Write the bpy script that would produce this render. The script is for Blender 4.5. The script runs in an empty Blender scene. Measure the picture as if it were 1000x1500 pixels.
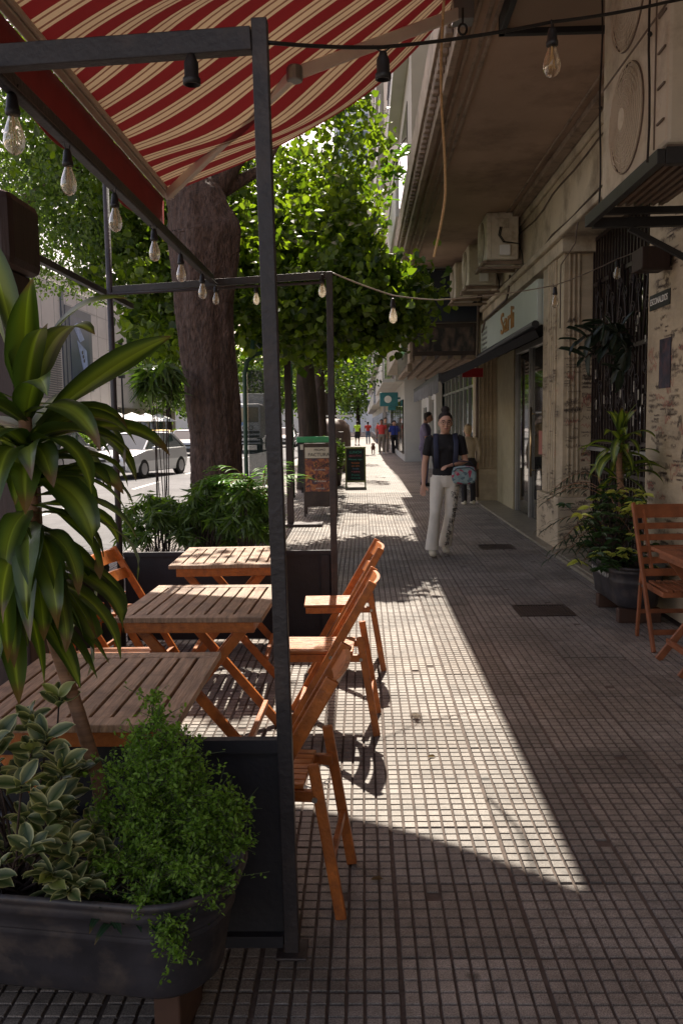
import bpy, bmesh, math, random
import numpy as np
from mathutils import noise
from mathutils import Vector, Matrix, Euler
random.seed(7); RNG = np.random.default_rng(11)
S = bpy.context.scene; COL = S.collection; PI = math.pi; R = math.radians

# ------------------------------------------------------------------ mesh builder
class MB:
    def __init__(s): s.v = []; s.f = []; s.c = []; s.mi = []; s.cur = 0
    def add(s, vs, fs, cols=None):
        o = len(s.v); s.v += [tuple(p) for p in vs]
        for f in fs: s.f.append([i + o for i in f]); s.mi.append(s.cur)
        if cols is not None:
            while len(s.c) < o: s.c.append((1, 1, 1, 1))
            s.c += cols
        return s
    def box(s, x0, x1, y0, y1, z0, z1):
        v = [(x, y, z) for z in (z0, z1) for y in (y0, y1) for x in (x0, x1)]
        return s.add(v, [(0, 2, 3, 1), (4, 5, 7, 6), (0, 1, 5, 4), (2, 6, 7, 3), (0, 4, 6, 2), (1, 3, 7, 5)])
    def beam(s, p, q, w, h, up=(0, 0, 1)):
        p = Vector(p); q = Vector(q); d = (q - p).normalized(); u = Vector(up)
        a = d.cross(u)
        if a.length < 1e-4: a = d.cross(Vector((0, 1, 0)))
        a.normalize(); b = a.cross(d)
        v = [e + a * (i * w / 2) + b * (j * h / 2) for e in (p, q) for i, j in ((-1, -1), (1, -1), (1, 1), (-1, 1))]
        return s.add(v, [(3, 2, 1, 0), (4, 5, 6, 7), (0, 1, 5, 4), (1, 2, 6, 5), (2, 3, 7, 6), (3, 0, 4, 7)])
    def tube(s, pts, r, n=6, cap=True):
        pts = [Vector(p) for p in pts]; m = len(pts); rr = r if hasattr(r, '__len__') else [r] * m
        vs = []; a = None
        for i, p in enumerate(pts):
            d = (pts[min(i + 1, m - 1)] - pts[max(i - 1, 0)]).normalized()
            if a is None: a = d.cross(Vector((0, 0, 1)) if abs(d.z) < .9 else Vector((0, 1, 0)))
            else: a = a - d * a.dot(d)
            if a.length < 1e-6: a = d.orthogonal()
            a.normalize(); b = a.cross(d)
            for k in range(n):
                t = 2 * PI * k / n; vs.append(p + (a * math.cos(t) + b * math.sin(t)) * rr[i])
        fs = [(i * n + k, i * n + (k + 1) % n, (i + 1) * n + (k + 1) % n, (i + 1) * n + k) for i in range(m - 1) for k in range(n)]
        if cap: fs += [tuple(range(n))[::-1], tuple(range((m - 1) * n, m * n))]
        return s.add(vs, fs)
    def loft(s, rings, n=16):
        # rings: (center, rx, ry[, xdir]) ellipse sections, section normal follows path
        m = len(rings); vs = []; P = [Vector(r_[0]) for r_ in rings]
        for i, r_ in enumerate(rings):
            d = (P[min(i + 1, m - 1)] - P[max(i - 1, 0)]).normalized()
            xd = Vector(r_[3]) if len(r_) > 3 else Vector((1, 0, 0))
            b = d.cross(xd)
            if b.length < 1e-3: b = d.cross(Vector((0, 1, 0)))
            b.normalize(); a = b.cross(d).normalized()
            for k in range(n):
                t = 2 * PI * k / n; vs.append(P[i] + a * (math.cos(t) * r_[1]) + b * (math.sin(t) * r_[2]))
        fs = [(i * n + k, i * n + (k + 1) % n, (i + 1) * n + (k + 1) % n, (i + 1) * n + k) for i in range(m - 1) for k in range(n)]
        fs += [tuple(range(n))[::-1], tuple(range((m - 1) * n, m * n))]
        return s.add(vs, fs)
    def ball(s, c, rx, ry=None, rz=None, n=12, m=8):
        ry = ry or rx; rz = rz or rx; c = Vector(c); vs = [c + Vector((0, 0, -rz))]
        for j in range(1, m):
            t = -PI / 2 + PI * j / m
            for k in range(n): vs.append(c + Vector((math.cos(t) * math.cos(2 * PI * k / n) * rx, math.cos(t) * math.sin(2 * PI * k / n) * ry, math.sin(t) * rz)))
        vs.append(c + Vector((0, 0, rz))); L = len(vs) - 1
        fs = [(0, 1 + (k + 1) % n, 1 + k) for k in range(n)]
        for j in range(m - 2):
            for k in range(n):
                a = 1 + j * n; fs.append((a + k, a + (k + 1) % n, a + n + (k + 1) % n, a + n + k))
        a = 1 + (m - 2) * n
        fs += [(a + k, a + (k + 1) % n, L) for k in range(n)]
        return s.add(vs, fs)
    def lathe(s, c, prof, n=16, axis='z'):
        c = Vector(c); vs = []
        for r_, h in prof:
            for k in range(n):
                t = 2 * PI * k / n; x, y = math.cos(t) * r_, math.sin(t) * r_
                vs.append(c + (Vector((x, y, h)) if axis == 'z' else Vector((h, x, y)) if axis == 'x' else Vector((x, h, y))))
        m = len(prof)
        fs = [(i * n + k, i * n + (k + 1) % n, (i + 1) * n + (k + 1) % n, (i + 1) * n + k) for i in range(m - 1) for k in range(n)]
        fs += [tuple(range(n))[::-1], tuple(range((m - 1) * n, m * n))]
        return s.add(vs, fs)
    def prism(s, pts, d):
        d = Vector(d); n = len(pts); P = [Vector(p) for p in pts]
        fs = [tuple(range(n))[::-1], tuple(range(n, 2 * n))] + [(k, (k + 1) % n, n + (k + 1) % n, n + k) for k in range(n)]
        return s.add(P + [p + d for p in P], fs)
    def ribbon(s, pts, w, nrm):
        # flat thin stroke with a small thickness-free body lying on a surface
        nrm = Vector(nrm); vs = []
        for i, p in enumerate(pts):
            p = Vector(p); d = Vector(pts[min(i + 1, len(pts) - 1)]) - Vector(pts[max(i - 1, 0)])
            a = d.cross(nrm)
            a = a.normalized() * (w / 2) if a.length > 1e-9 else Vector((0, 0, w / 2))
            vs += [p - a, p + a]
        return s.add(vs, [(2 * i, 2 * i + 1, 2 * i + 3, 2 * i + 2) for i in range(len(pts) - 1)])

def wl(p):
    v = Vector((0, 0, 0))
    while p: v += p.location; p = p.parent
    return v
def obj(name, mb, m, parent=None, bev=0, smooth=False, kind=None, remesh=0, solid=0):
    me = bpy.data.meshes.new(name); o_ = wl(parent) if parent else Vector((0, 0, 0))
    me.from_pydata([(a[0] - o_.x, a[1] - o_.y, a[2] - o_.z) for a in mb.v], [], mb.f)
    ms = m if isinstance(m, (list, tuple)) else [m]
    for q in ms: me.materials.append(q)
    if len(ms) > 1: me.polygons.foreach_set('material_index', mb.mi)
    if mb.c:
        while len(mb.c) < len(mb.v): mb.c.append((1, 1, 1, 1))
        at = me.color_attributes.new('col', 'FLOAT_COLOR', 'POINT'); at.data.foreach_set('color', [x for c in mb.c for x in c])
    if smooth: me.polygons.foreach_set('use_smooth', [True] * len(me.polygons))
    me.update()
    o = bpy.data.objects.new(name, me); COL.objects.link(o); o.parent = parent
    if remesh:
        md = o.modifiers.new('r', 'REMESH'); md.mode = 'VOXEL'; md.voxel_size = remesh; md.use_smooth_shade = True
        md = o.modifiers.new('s', 'SMOOTH'); md.iterations = 4; md.factor = .5
    if solid:
        md = o.modifiers.new('t', 'SOLIDIFY'); md.thickness = solid
    if bev:
        md = o.modifiers.new('b', 'BEVEL'); md.width = bev; md.segments = 2; md.limit_method = 'ANGLE'; md.angle_limit = R(40)
    if kind: o['kind'] = kind
    return o
def tag(o, label, cat=None, group=None, kind=None):
    if label: o['label'] = label
    if cat: o['category'] = cat
    if group: o['group'] = group
    if kind: o['kind'] = kind
    return o
def thing(name, label, cat, loc=(0, 0, 0), group=None):
    o = bpy.data.objects.new(name, None); COL.objects.link(o); o.location = loc; o.empty_display_size = .1
    return tag(o, label, cat, group)
def copy_tree(o, loc=None, rz=None, label=None, sc=None, parent=None):
    c = o.copy(); COL.objects.link(c); c.parent = parent
    if loc is not None: c.location = loc
    if rz is not None: c.rotation_euler = (0, 0, rz)
    if sc is not None: c.scale = sc
    if label: c['label'] = label
    for ch in list(o.children): copy_tree(ch, parent=c)
    return c

# ------------------------------------------------------------------ materials
def newmat(name):
    m = bpy.data.materials.new(name); m.use_nodes = True; nt = m.node_tree; return m, nt, nt.nodes['Principled BSDF']
def N(nt, t, **k):
    n = nt.nodes.new(t)
    for a, b in k.items():
        if a in n.inputs.keys(): n.inputs[a].default_value = b
        else: setattr(n, a, b)
    return n
def L(nt, a, b): nt.links.new(a, b)
def mul(c, k): return tuple(min(1, x * k) for x in c[:3]) + (1,)
def MAT(name, base, rough=.6, var=.2, scale=6, bump=.1, metal=0, st=(1, 1, 1), bscale=None, dirt=None, dscale=2.0, spec=.5, dist=.01):
    m, nt, p = newmat(name); b = tuple(base) + (1,)
    tc = N(nt, 'ShaderNodeTexCoord'); mp = N(nt, 'ShaderNodeMapping'); mp.inputs['Scale'].default_value = st
    L(nt, tc.outputs['Object'], mp.inputs['Vector'])
    n = N(nt, 'ShaderNodeTexNoise', Scale=scale, Detail=5.0, Roughness=.6); L(nt, mp.outputs[0], n.inputs['Vector'])
    cr = N(nt, 'ShaderNodeValToRGB'); cr.color_ramp.elements[0].position = .3; cr.color_ramp.elements[1].position = .7
    cr.color_ramp.elements[0].color = mul(b, 1 - var); cr.color_ramp.elements[1].color = mul(b, 1 + var)
    L(nt, n.outputs['Fac'], cr.inputs['Fac']); out = cr.outputs['Color']
    if dirt:
        n3 = N(nt, 'ShaderNodeTexNoise', Scale=dscale, Detail=7.0, Roughness=.68); L(nt, tc.outputs['Object'], n3.inputs['Vector'])
        c3 = N(nt, 'ShaderNodeValToRGB'); c3.color_ramp.elements[0].position = .48; c3.color_ramp.elements[1].position = .68
        L(nt, n3.outputs['Fac'], c3.inputs['Fac'])
        mx = N(nt, 'ShaderNodeMix', data_type='RGBA'); L(nt, c3.outputs['Color'], mx.inputs[0]); L(nt, out, mx.inputs[6]); mx.inputs[7].default_value = tuple(dirt) + (1,)
        out = mx.outputs[2]
    oi = N(nt, 'ShaderNodeObjectInfo'); mr_ = N(nt, 'ShaderNodeMapRange'); mr_.inputs[3].default_value = .88; mr_.inputs[4].default_value = 1.1; L(nt, oi.outputs['Random'], mr_.inputs[0])
    vs_ = N(nt, 'ShaderNodeVectorMath', operation='SCALE'); L(nt, out, vs_.inputs[0]); L(nt, mr_.outputs[0], vs_.inputs['Scale']); out = vs_.outputs[0]
    L(nt, out, p.inputs['Base Color']); p.inputs['Roughness'].default_value = rough; p.inputs['Metallic'].default_value = metal
    p.inputs['Specular IOR Level'].default_value = spec
    if bump:
        n2 = N(nt, 'ShaderNodeTexNoise', Scale=bscale or scale * 4, Detail=4.0); L(nt, mp.outputs[0], n2.inputs['Vector'])
        bm = N(nt, 'ShaderNodeBump', Strength=bump, Distance=dist); L(nt, n2.outputs['Fac'], bm.inputs['Height']); L(nt, bm.outputs[0], p.inputs['Normal'])
    return m
def LEAF(name, c0, c1, trans=.45, tcol=None, rough=.45, attr=False, spec=.5):
    m, nt, p = newmat(name)
    g = N(nt, 'ShaderNodeNewGeometry'); cr = N(nt, 'ShaderNodeValToRGB')
    cr.color_ramp.elements[0].color = tuple(c0) + (1,); cr.color_ramp.elements[1].color = tuple(c1) + (1,)
    L(nt, g.outputs['Random Per Island'], cr.inputs['Fac']); col = cr.outputs['Color']
    if attr:
        a = N(nt, 'ShaderNodeAttribute', attribute_name='col')
        mx = N(nt, 'ShaderNodeMix', data_type='RGBA', blend_type='MULTIPLY'); mx.inputs[0].default_value = 1
        L(nt, col, mx.inputs[6]); L(nt, a.outputs['Color'], mx.inputs[7]); col = mx.outputs[2]
    L(nt, col, p.inputs['Base Color']); p.inputs['Roughness'].default_value = rough; p.inputs['Specular IOR Level'].default_value = spec
    t = N(nt, 'ShaderNodeBsdfTranslucent'); k = tcol or (1.6, 1.9, .6)
    mt = N(nt, 'ShaderNodeMix', data_type='RGBA', blend_type='MULTIPLY'); mt.inputs[0].default_value = 1
    L(nt, col, mt.inputs[6]); mt.inputs[7].default_value = tuple(k) + (1,); L(nt, mt.outputs[2], t.inputs['Color'])
    ms = N(nt, 'ShaderNodeMixShader'); ms.inputs[0].default_value = trans
    L(nt, p.outputs[0], ms.inputs[1]); L(nt, t.outputs[0], ms.inputs[2]); L(nt, ms.outputs[0], nt.nodes['Material Output'].inputs['Surface'])
    return m
def GLASS(name, col=(.02, .025, .03), rough=.04, alpha=1):
    m, nt, p = newmat(name); p.inputs['Base Color'].default_value = tuple(col) + (1,); p.inputs['Roughness'].default_value = rough
    p.inputs['Specular IOR Level'].default_value = 1.0; p.inputs['IOR'].default_value = 1.6; p.inputs['Alpha'].default_value = alpha
    return m
def ATTR(name, rough=.5, bump=0):
    m, nt, p = newmat(name); a = N(nt, 'ShaderNodeAttribute', attribute_name='col'); L(nt, a.outputs['Color'], p.inputs['Base Color']); p.inputs['Roughness'].default_value = rough
    return m

m_steel = MAT('dark_painted_steel', (.022, .019, .022), .5, .35, 9, .25, bscale=60, dirt=(.06, .045, .04), dscale=5)
m_black = MAT('black_plastic', (.012, .012, .013), .5, .2)
m_panel = MAT('dark_sheet_panel', (.012, .012, .017), .62, .35, 5, .2, bscale=40)
m_brown = MAT('dark_brown_wood', (.03, .014, .012), .55, .3, 6, .2, st=(6, 6, .6))
m_orange = MAT('varnished_orange_wood', (.42, .125, .022), .42, .42, 5, .25, st=(2, 2, 2), bscale=50, dirt=(.25, .075, .02), dscale=16)
m_orangeX = MAT('varnished_orange_slats', (.42, .14, .028), .45, .4, 4, .2, st=(1, 14, 8), bscale=20, dirt=(.28, .09, .03), dscale=18)
m_red_wood = MAT('red_brown_wood', (.24, .075, .026), .5, .3, 5, .15, st=(2, 2, 2), bscale=50)
m_top = MAT('weathered_table_slats', (.33, .205, .125), .5, .42, 5, .35, st=(16, 1.2, 4), bscale=10, dirt=(.17, .105, .07), dscale=7)
m_steelbolt = MAT('bolt_metal', (.4, .38, .35), .35, .1, metal=1)
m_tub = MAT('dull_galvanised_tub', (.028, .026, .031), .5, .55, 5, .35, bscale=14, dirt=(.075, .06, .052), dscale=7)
m_soil = MAT('soil', (.02, .013, .009), .95, .4, 30, .9, bscale=60)
m_soffit = MAT('stained_ceiling_plaster', (.40, .275, .195), .85, .12, 1.2, .25, bscale=30, dirt=(.20, .13, .09), dscale=.7)
m_cornice = MAT('painted_cornice', (.30, .22, .16), .8, .2, 3, .3, bscale=20, dirt=(.14, .10, .07), dscale=4)
m_frieze = MAT('cream_frieze', (.58, .49, .36), .85, .1, 2, .3, bscale=25, dirt=(.30, .24, .17), dscale=1.7)
m_trav = MAT('travertine', (.46, .37, .25), .6, .13, 3, .35, st=(1, 1, 4), bscale=14, dirt=(.33, .265, .18), dscale=2.2)
m_stoop = MAT('stone_stoop', (.22, .19, .14), .45, .2, 6, .2)
m_cream = MAT('cream_fascia_panel', (.50, .54, .47), .4, .06, 2, .05)
m_ac = MAT('aged_ac_white', (.62, .56, .45), .5, .08, 3, .1, dirt=(.34, .28, .2), dscale=3)
m_acg = MAT('ac_grille_grey', (.14, .10, .075), .55, .15)
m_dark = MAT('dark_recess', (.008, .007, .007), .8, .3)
m_iron = MAT('wrought_iron', (.022, .012, .01), .45, .3, 12, .3)
m_glassd = GLASS('shop_glass', (.012, .014, .014))
m_glassg = GLASS('greenish_glass', (.03, .05, .045), .05)
m_rope = MAT('pale_rope', (.72, .52, .28), .7, .2, 60, .5, bscale=200)
m_wire = MAT('black_cable', (.01, .009, .009), .5, .1)
m_wirep = MAT('pale_cable', (.35, .30, .25), .4, .1)
m_bark = MAT('tree_bark', (.085, .050, .037), .9, .6, 16, 1.0, st=(2, 2, .75), bscale=26, dist=.035)
m_barkd = MAT('dark_bark', (.045, .028, .022), .9, .5, 5, 1.0, st=(2, 2, .4), bscale=10, dist=.03)
m_stem = MAT('ringed_stem', (.24, .13, .075), .8, .35, 3, .8, st=(1, 1, 22), bscale=2.5)
m_skin = MAT('skin', (.56, .31, .21), .5, .06, 8, .03)
m_skin2 = MAT('skin_tan', (.32, .16, .10), .5, .06, 8, .03)
m_hair = MAT('dark_hair', (.014, .008, .006), .75, .4, 20, .6, st=(1, 1, .3))
m_blond = MAT('blond_hair', (.42, .30, .17), .6, .3, 20, .5)
m_tee = MAT('black_cotton', (.012, .010, .011), .85, .2, 12, .5, bscale=18)
m_strap = MAT('navy_strap', (.025, .028, .055), .7, .2)
m_cloth_white = MAT('off_white_denim', (.76, .69, .58), .8, .08, 10, .6, bscale=14)
m_shoe = MAT('cream_trainer', (.62, .55, .40), .6, .1)
m_scrub = MAT('purple_scrubs', (.16, .13, .21), .85, .15, 9, .7, bscale=13)
m_beige = MAT('beige_coat', (.42, .34, .24), .85, .12, 9, .4)
m_red = MAT('red_cotton', (.62, .06, .05), .8, .12, 9, .3)
m_blue = MAT('blue_cotton', (.03, .05, .28), .8, .12, 9, .3)
m_khaki = MAT('khaki_cotton', (.22, .18, .14), .85, .12)
m_blk = MAT('black_trousers', (.02, .017, .02), .85, .12)
m_hiviz = MAT('yellow_green_vest', (.55, .85, .05), .7, .1)
m_pink = MAT('pale_pink_cotton', (.6, .42, .45), .8, .1)
m_jean = MAT('blue_jeans', (.10, .15, .25), .85, .15)
m_white = MAT('white_paint', (.75, .75, .74), .5, .05)
m_fur = MAT('brown_fur', (.13, .06, .04), .9, .4, 30, .8)
m_road = MAT('asphalt', (.12, .12, .125), .85, .2, 3, .4, bscale=80, dirt=(.085, .085, .09), dscale=.5)
m_kerb = MAT('kerb_stone', (.30, .28, .26), .8, .25, 6, .4)
m_mark = MAT('road_paint', (.7, .7, .68), .7, .1)
m_mall = MAT('mall_cladding', (.52, .49, .46), .7, .06, .5, .05)
m_far = MAT('pale_facade', (.50, .48, .44), .8, .12, .6, .1)
m_far2 = MAT('beige_facade', (.42, .36, .28), .8, .15, .6, .1)
m_tyre = MAT('tyre_rubber', (.015, .015, .015), .85, .2)
m_rim = MAT('alloy', (.35, .35, .36), .35, .1, metal=.8)
m_greenp = MAT('green_paint', (.03, .09, .055), .45, .25, 6, .15, dirt=(.06, .08, .06))
m_greenl = MAT('bright_green_lid', (.05, .32, .13), .4, .15)
m_yel = MAT('taxi_yellow', (.75, .45, .03), .4, .08)
m_signbrown = MAT('sign_frame_brown', (.05, .028, .02), .5, .3)
m_chalk = MAT('chalkboard', (.018, .022, .02), .8, .3)
m_limef = MAT('lime_frame', (.20, .21, .05), .5, .3)
m_silver = MAT('aluminium_frame', (.30, .30, .29), .35, .1, metal=.6)
m_shopawn = MAT('dark_shop_canvas', (.035, .026, .024), .75, .25, 4, .2)
m_valgrey = MAT('grey_canvas', (.10, .10, .11), .7, .4, 5, .2)
m_olive = MAT('olive_wall', (.30, .26, .16), .7, .12)
m_teal = MAT('teal_sign', (.03, .17, .20), .5, .1)
m_text_dark = MAT('dark_print', (.03, .025, .02), .6, .1, bump=0)
m_text_white = MAT('white_print', (.75, .72, .66), .6, .1, bump=0)
m_text_orange = MAT('gold_lettering', (.42, .19, .035), .4, .2, bump=0)
m_text_red = MAT('red_ink', (.38, .12, .09), .6, .2, bump=0)
m_text_teal = MAT('teal_chalk', (.08, .38, .30), .8, .2, bump=0)
m_text_pink = MAT('pink_chalk', (.5, .13, .18), .8, .2, bump=0)
m_text_or2 = MAT('orange_chalk', (.55, .18, .06), .8, .2, bump=0)
m_text_blue = MAT('blue_chalk', (.15, .25, .42), .8, .2, bump=0)
m_ink = MAT('faded_marker_ink', (.12, .09, .07), .7, .5, 4, bump=0)
m_paper = MAT('paper', (.62, .56, .47), .7, .05)
m_attr = ATTR('vertex_print')

# bulb glass: thin clear glass
def clear_glass():
    m, nt, p = newmat('clear_bulb_glass')
    t = N(nt, 'ShaderNodeBsdfTransparent'); t.inputs[0].default_value = (.93, .88, .8, 1)
    g = N(nt, 'ShaderNodeBsdfGlossy', Roughness=.03); g.inputs[0].default_value = (1, .97, .9, 1)
    d = N(nt, 'ShaderNodeBsdfTranslucent'); d.inputs[0].default_value = (.8, .72, .6, 1)
    lw = N(nt, 'ShaderNodeLayerWeight', Blend=.35); ms = N(nt, 'ShaderNodeMixShader'); m2 = N(nt, 'ShaderNodeMixShader'); m2.inputs[0].default_value = .22
    L(nt, lw.outputs['Facing'], ms.inputs[0]); L(nt, t.outputs[0], m2.inputs[1]); L(nt, d.outputs[0], m2.inputs[2])
    L(nt, m2.outputs[0], ms.inputs[1]); L(nt, g.outputs[0], ms.inputs[2]); L(nt, ms.outputs[0], nt.nodes['Material Output'].inputs['Surface'])
    return m
m_bulb = clear_glass()
m_fil = MAT('filament', (.5, .35, .15), .4, .1)

# awning cloth: stripes across y (stripe lines run wall to front bar), slightly translucent
def stripe_mat():
    m, nt, p = newmat('striped_awning_canvas')
    a = N(nt, 'ShaderNodeAttribute', attribute_name='col'); sep = N(nt, 'ShaderNodeSeparateColor'); L(nt, a.outputs['Color'], sep.inputs[0])
    mu = N(nt, 'ShaderNodeMath', operation='MULTIPLY'); mu.inputs[1].default_value = 1 / .226; L(nt, sep.outputs[0], mu.inputs[0])
    fr = N(nt, 'ShaderNodeMath', operation='FRACT'); L(nt, mu.outputs[0], fr.inputs[0])
    cr = N(nt, 'ShaderNodeValToRGB'); cr.color_ramp.interpolation = 'CONSTANT'; e = cr.color_ramp.elements
    red = (.14, .011, .012, 1); cream = (.40, .285, .175, 1); tan = (.15, .065, .04, 1)
    seq = [(0, red), (.40, cream), (.505, tan), (.57, cream), (.75, tan), (.815, cream), (.92, red)]
    e[0].color = red; e[1].position = .40; e[1].color = cream
    for q, c in seq[2:]:
        x = e.new(q); x.color = c
    L(nt, fr.outputs[0], cr.inputs['Fac'])
    tc = N(nt, 'ShaderNodeTexCoord'); n = N(nt, 'ShaderNodeTexNoise', Scale=220.0); L(nt, tc.outputs['Object'], n.inputs['Vector'])
    n2 = N(nt, 'ShaderNodeTexNoise', Scale=2.5, Detail=5.0); L(nt, tc.outputs['Object'], n2.inputs['Vector'])
    mr = N(nt, 'ShaderNodeMapRange'); mr.inputs[3].default_value = .82; mr.inputs[4].default_value = 1.12; L(nt, n2.outputs['Fac'], mr.inputs[0])
    mx = N(nt, 'ShaderNodeVectorMath', operation='SCALE'); L(nt, cr.outputs['Color'], mx.inputs[0]); L(nt, mr.outputs[0], mx.inputs['Scale'])
    L(nt, mx.outputs[0], p.inputs['Base Color']); p.inputs['Roughness'].default_value = .85
    bm = N(nt, 'ShaderNodeBump', Strength=.3, Distance=.002); L(nt, n.outputs['Fac'], bm.inputs['Height']); L(nt, bm.outputs[0], p.inputs['Normal'])
    t = N(nt, 'ShaderNodeBsdfTranslucent'); L(nt, mx.outputs[0], t.inputs[0])
    ms = N(nt, 'ShaderNodeMixShader'); ms.inputs[0].default_value = .17
    L(nt, p.outputs[0], ms.inputs[1]); L(nt, t.outputs[0], ms.inputs[2]); L(nt, ms.outputs[0], nt.nodes['Material Output'].inputs['Surface'])
    return m
m_stripe = stripe_mat()
m_valance = MAT('red_valance_canvas', (.27, .020, .020), .85, .15, 5, .2, bscale=150)
m_rail = MAT('awning_rail_cream', (.50, .44, .36), .45, .1)
m_arm = MAT('white_awning_arm', (.75, .66, .58), .4, .08)

# ------------------------------------------------------------------ camera (values worked out from tile joints and people)
f_ = 1250.; rr = .016
v = Vector((30 / f_, 129 / f_, -1)).normalized(); kk = (-rr * v.x + v.y) / -v.z
u = Vector((-rr, 1, kk)).normalized(); rt = v.cross(u)
cam_d = bpy.data.cameras.new('camera'); cam = bpy.data.objects.new('camera', cam_d); COL.objects.link(cam)
Mw = Matrix(((rt.x, rt.y, rt.z), (v.x, v.y, v.z), (u.x, u.y, u.z)))   # rows: world axes in camera space
cam.matrix_world = Matrix.Translation((0, 0, 1.54)) @ Mw.to_4x4()
cam_d.sensor_fit = 'VERTICAL'; cam_d.sensor_height = 36; cam_d.lens = 30; cam_d.clip_end = 2000; cam_d.clip_start = .05
S.camera = cam
cam_d.dof.use_dof = False

# ------------------------------------------------------------------ light
SD = Vector((-.012, .83, 1)).normalized()       # towards the sun
elev = math.asin(SD.z); azi = math.atan2(SD.x, SD.y)
W = bpy.data.worlds.new('World'); S.world = W; W.use_nodes = True; nt = W.node_tree
sk = N(nt, 'ShaderNodeTexSky', sky_type='NISHITA', sun_disc=False, sun_elevation=elev, sun_rotation=azi, air_density=1.0, dust_density=1.5, ozone_density=1.0)
bg = nt.nodes['Background']; wm = N(nt, 'ShaderNodeMix', data_type='RGBA', blend_type='MULTIPLY'); wm.inputs[0].default_value = 1; wm.inputs[7].default_value = (1.34, .97, .78, 1); L(nt, sk.outputs[0], wm.inputs[6]); L(nt, wm.outputs[2], bg.inputs['Color']); bg.inputs['Strength'].default_value = .15
sun = bpy.data.lights.new('sun', 'SUN'); sun.energy = 4.3; sun.angle = R(.5); sun.color = (1, .92, .80)
so = bpy.data.objects.new('sun', sun); COL.objects.link(so); so.rotation_euler = (-SD).to_track_quat('-Z', 'Y').to_euler()
S.view_settings.view_transform = 'Standard'; S.view_settings.look = 'None'; S.view_settings.gamma = 1; S.view_settings.exposure = 1.27
S.cycles.max_bounces = 6; S.cycles.diffuse_bounces = 4; S.cycles.transparent_max_bounces = 12; S.cycles.use_denoising = True
S.cycles.sample_clamp_indirect = 6

def np_mesh(name, V, F, mat, parent=None, kind=None, cols=None, nper=4, smooth=False):
    me = bpy.data.meshes.new(name); o_ = wl(parent) if parent else Vector((0, 0, 0))
    V = V - np.array([[o_.x, o_.y, o_.z]]); nf = len(F)
    me.vertices.add(len(V)); me.vertices.foreach_set('co', V.astype(np.float32).ravel())
    me.loops.add(nf * nper); me.loops.foreach_set('vertex_index', F.astype(np.int32).ravel())
    me.polygons.add(nf); me.polygons.foreach_set('loop_start', np.arange(0, nf * nper, nper, dtype=np.int32)); me.polygons.foreach_set('loop_total', np.full(nf, nper, dtype=np.int32))
    me.polygons.foreach_set('use_smooth', np.full(nf, bool(smooth)))
    me.materials.append(mat); me.update(calc_edges=True)
    if cols is not None:
        at = me.color_attributes.new('col', 'FLOAT_COLOR', 'POINT'); at.data.foreach_set('color', cols.astype(np.float32).ravel())
    o = bpy.data.objects.new(name, me); COL.objects.link(o); o.parent = parent
    if kind: o['kind'] = kind
    return o

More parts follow.
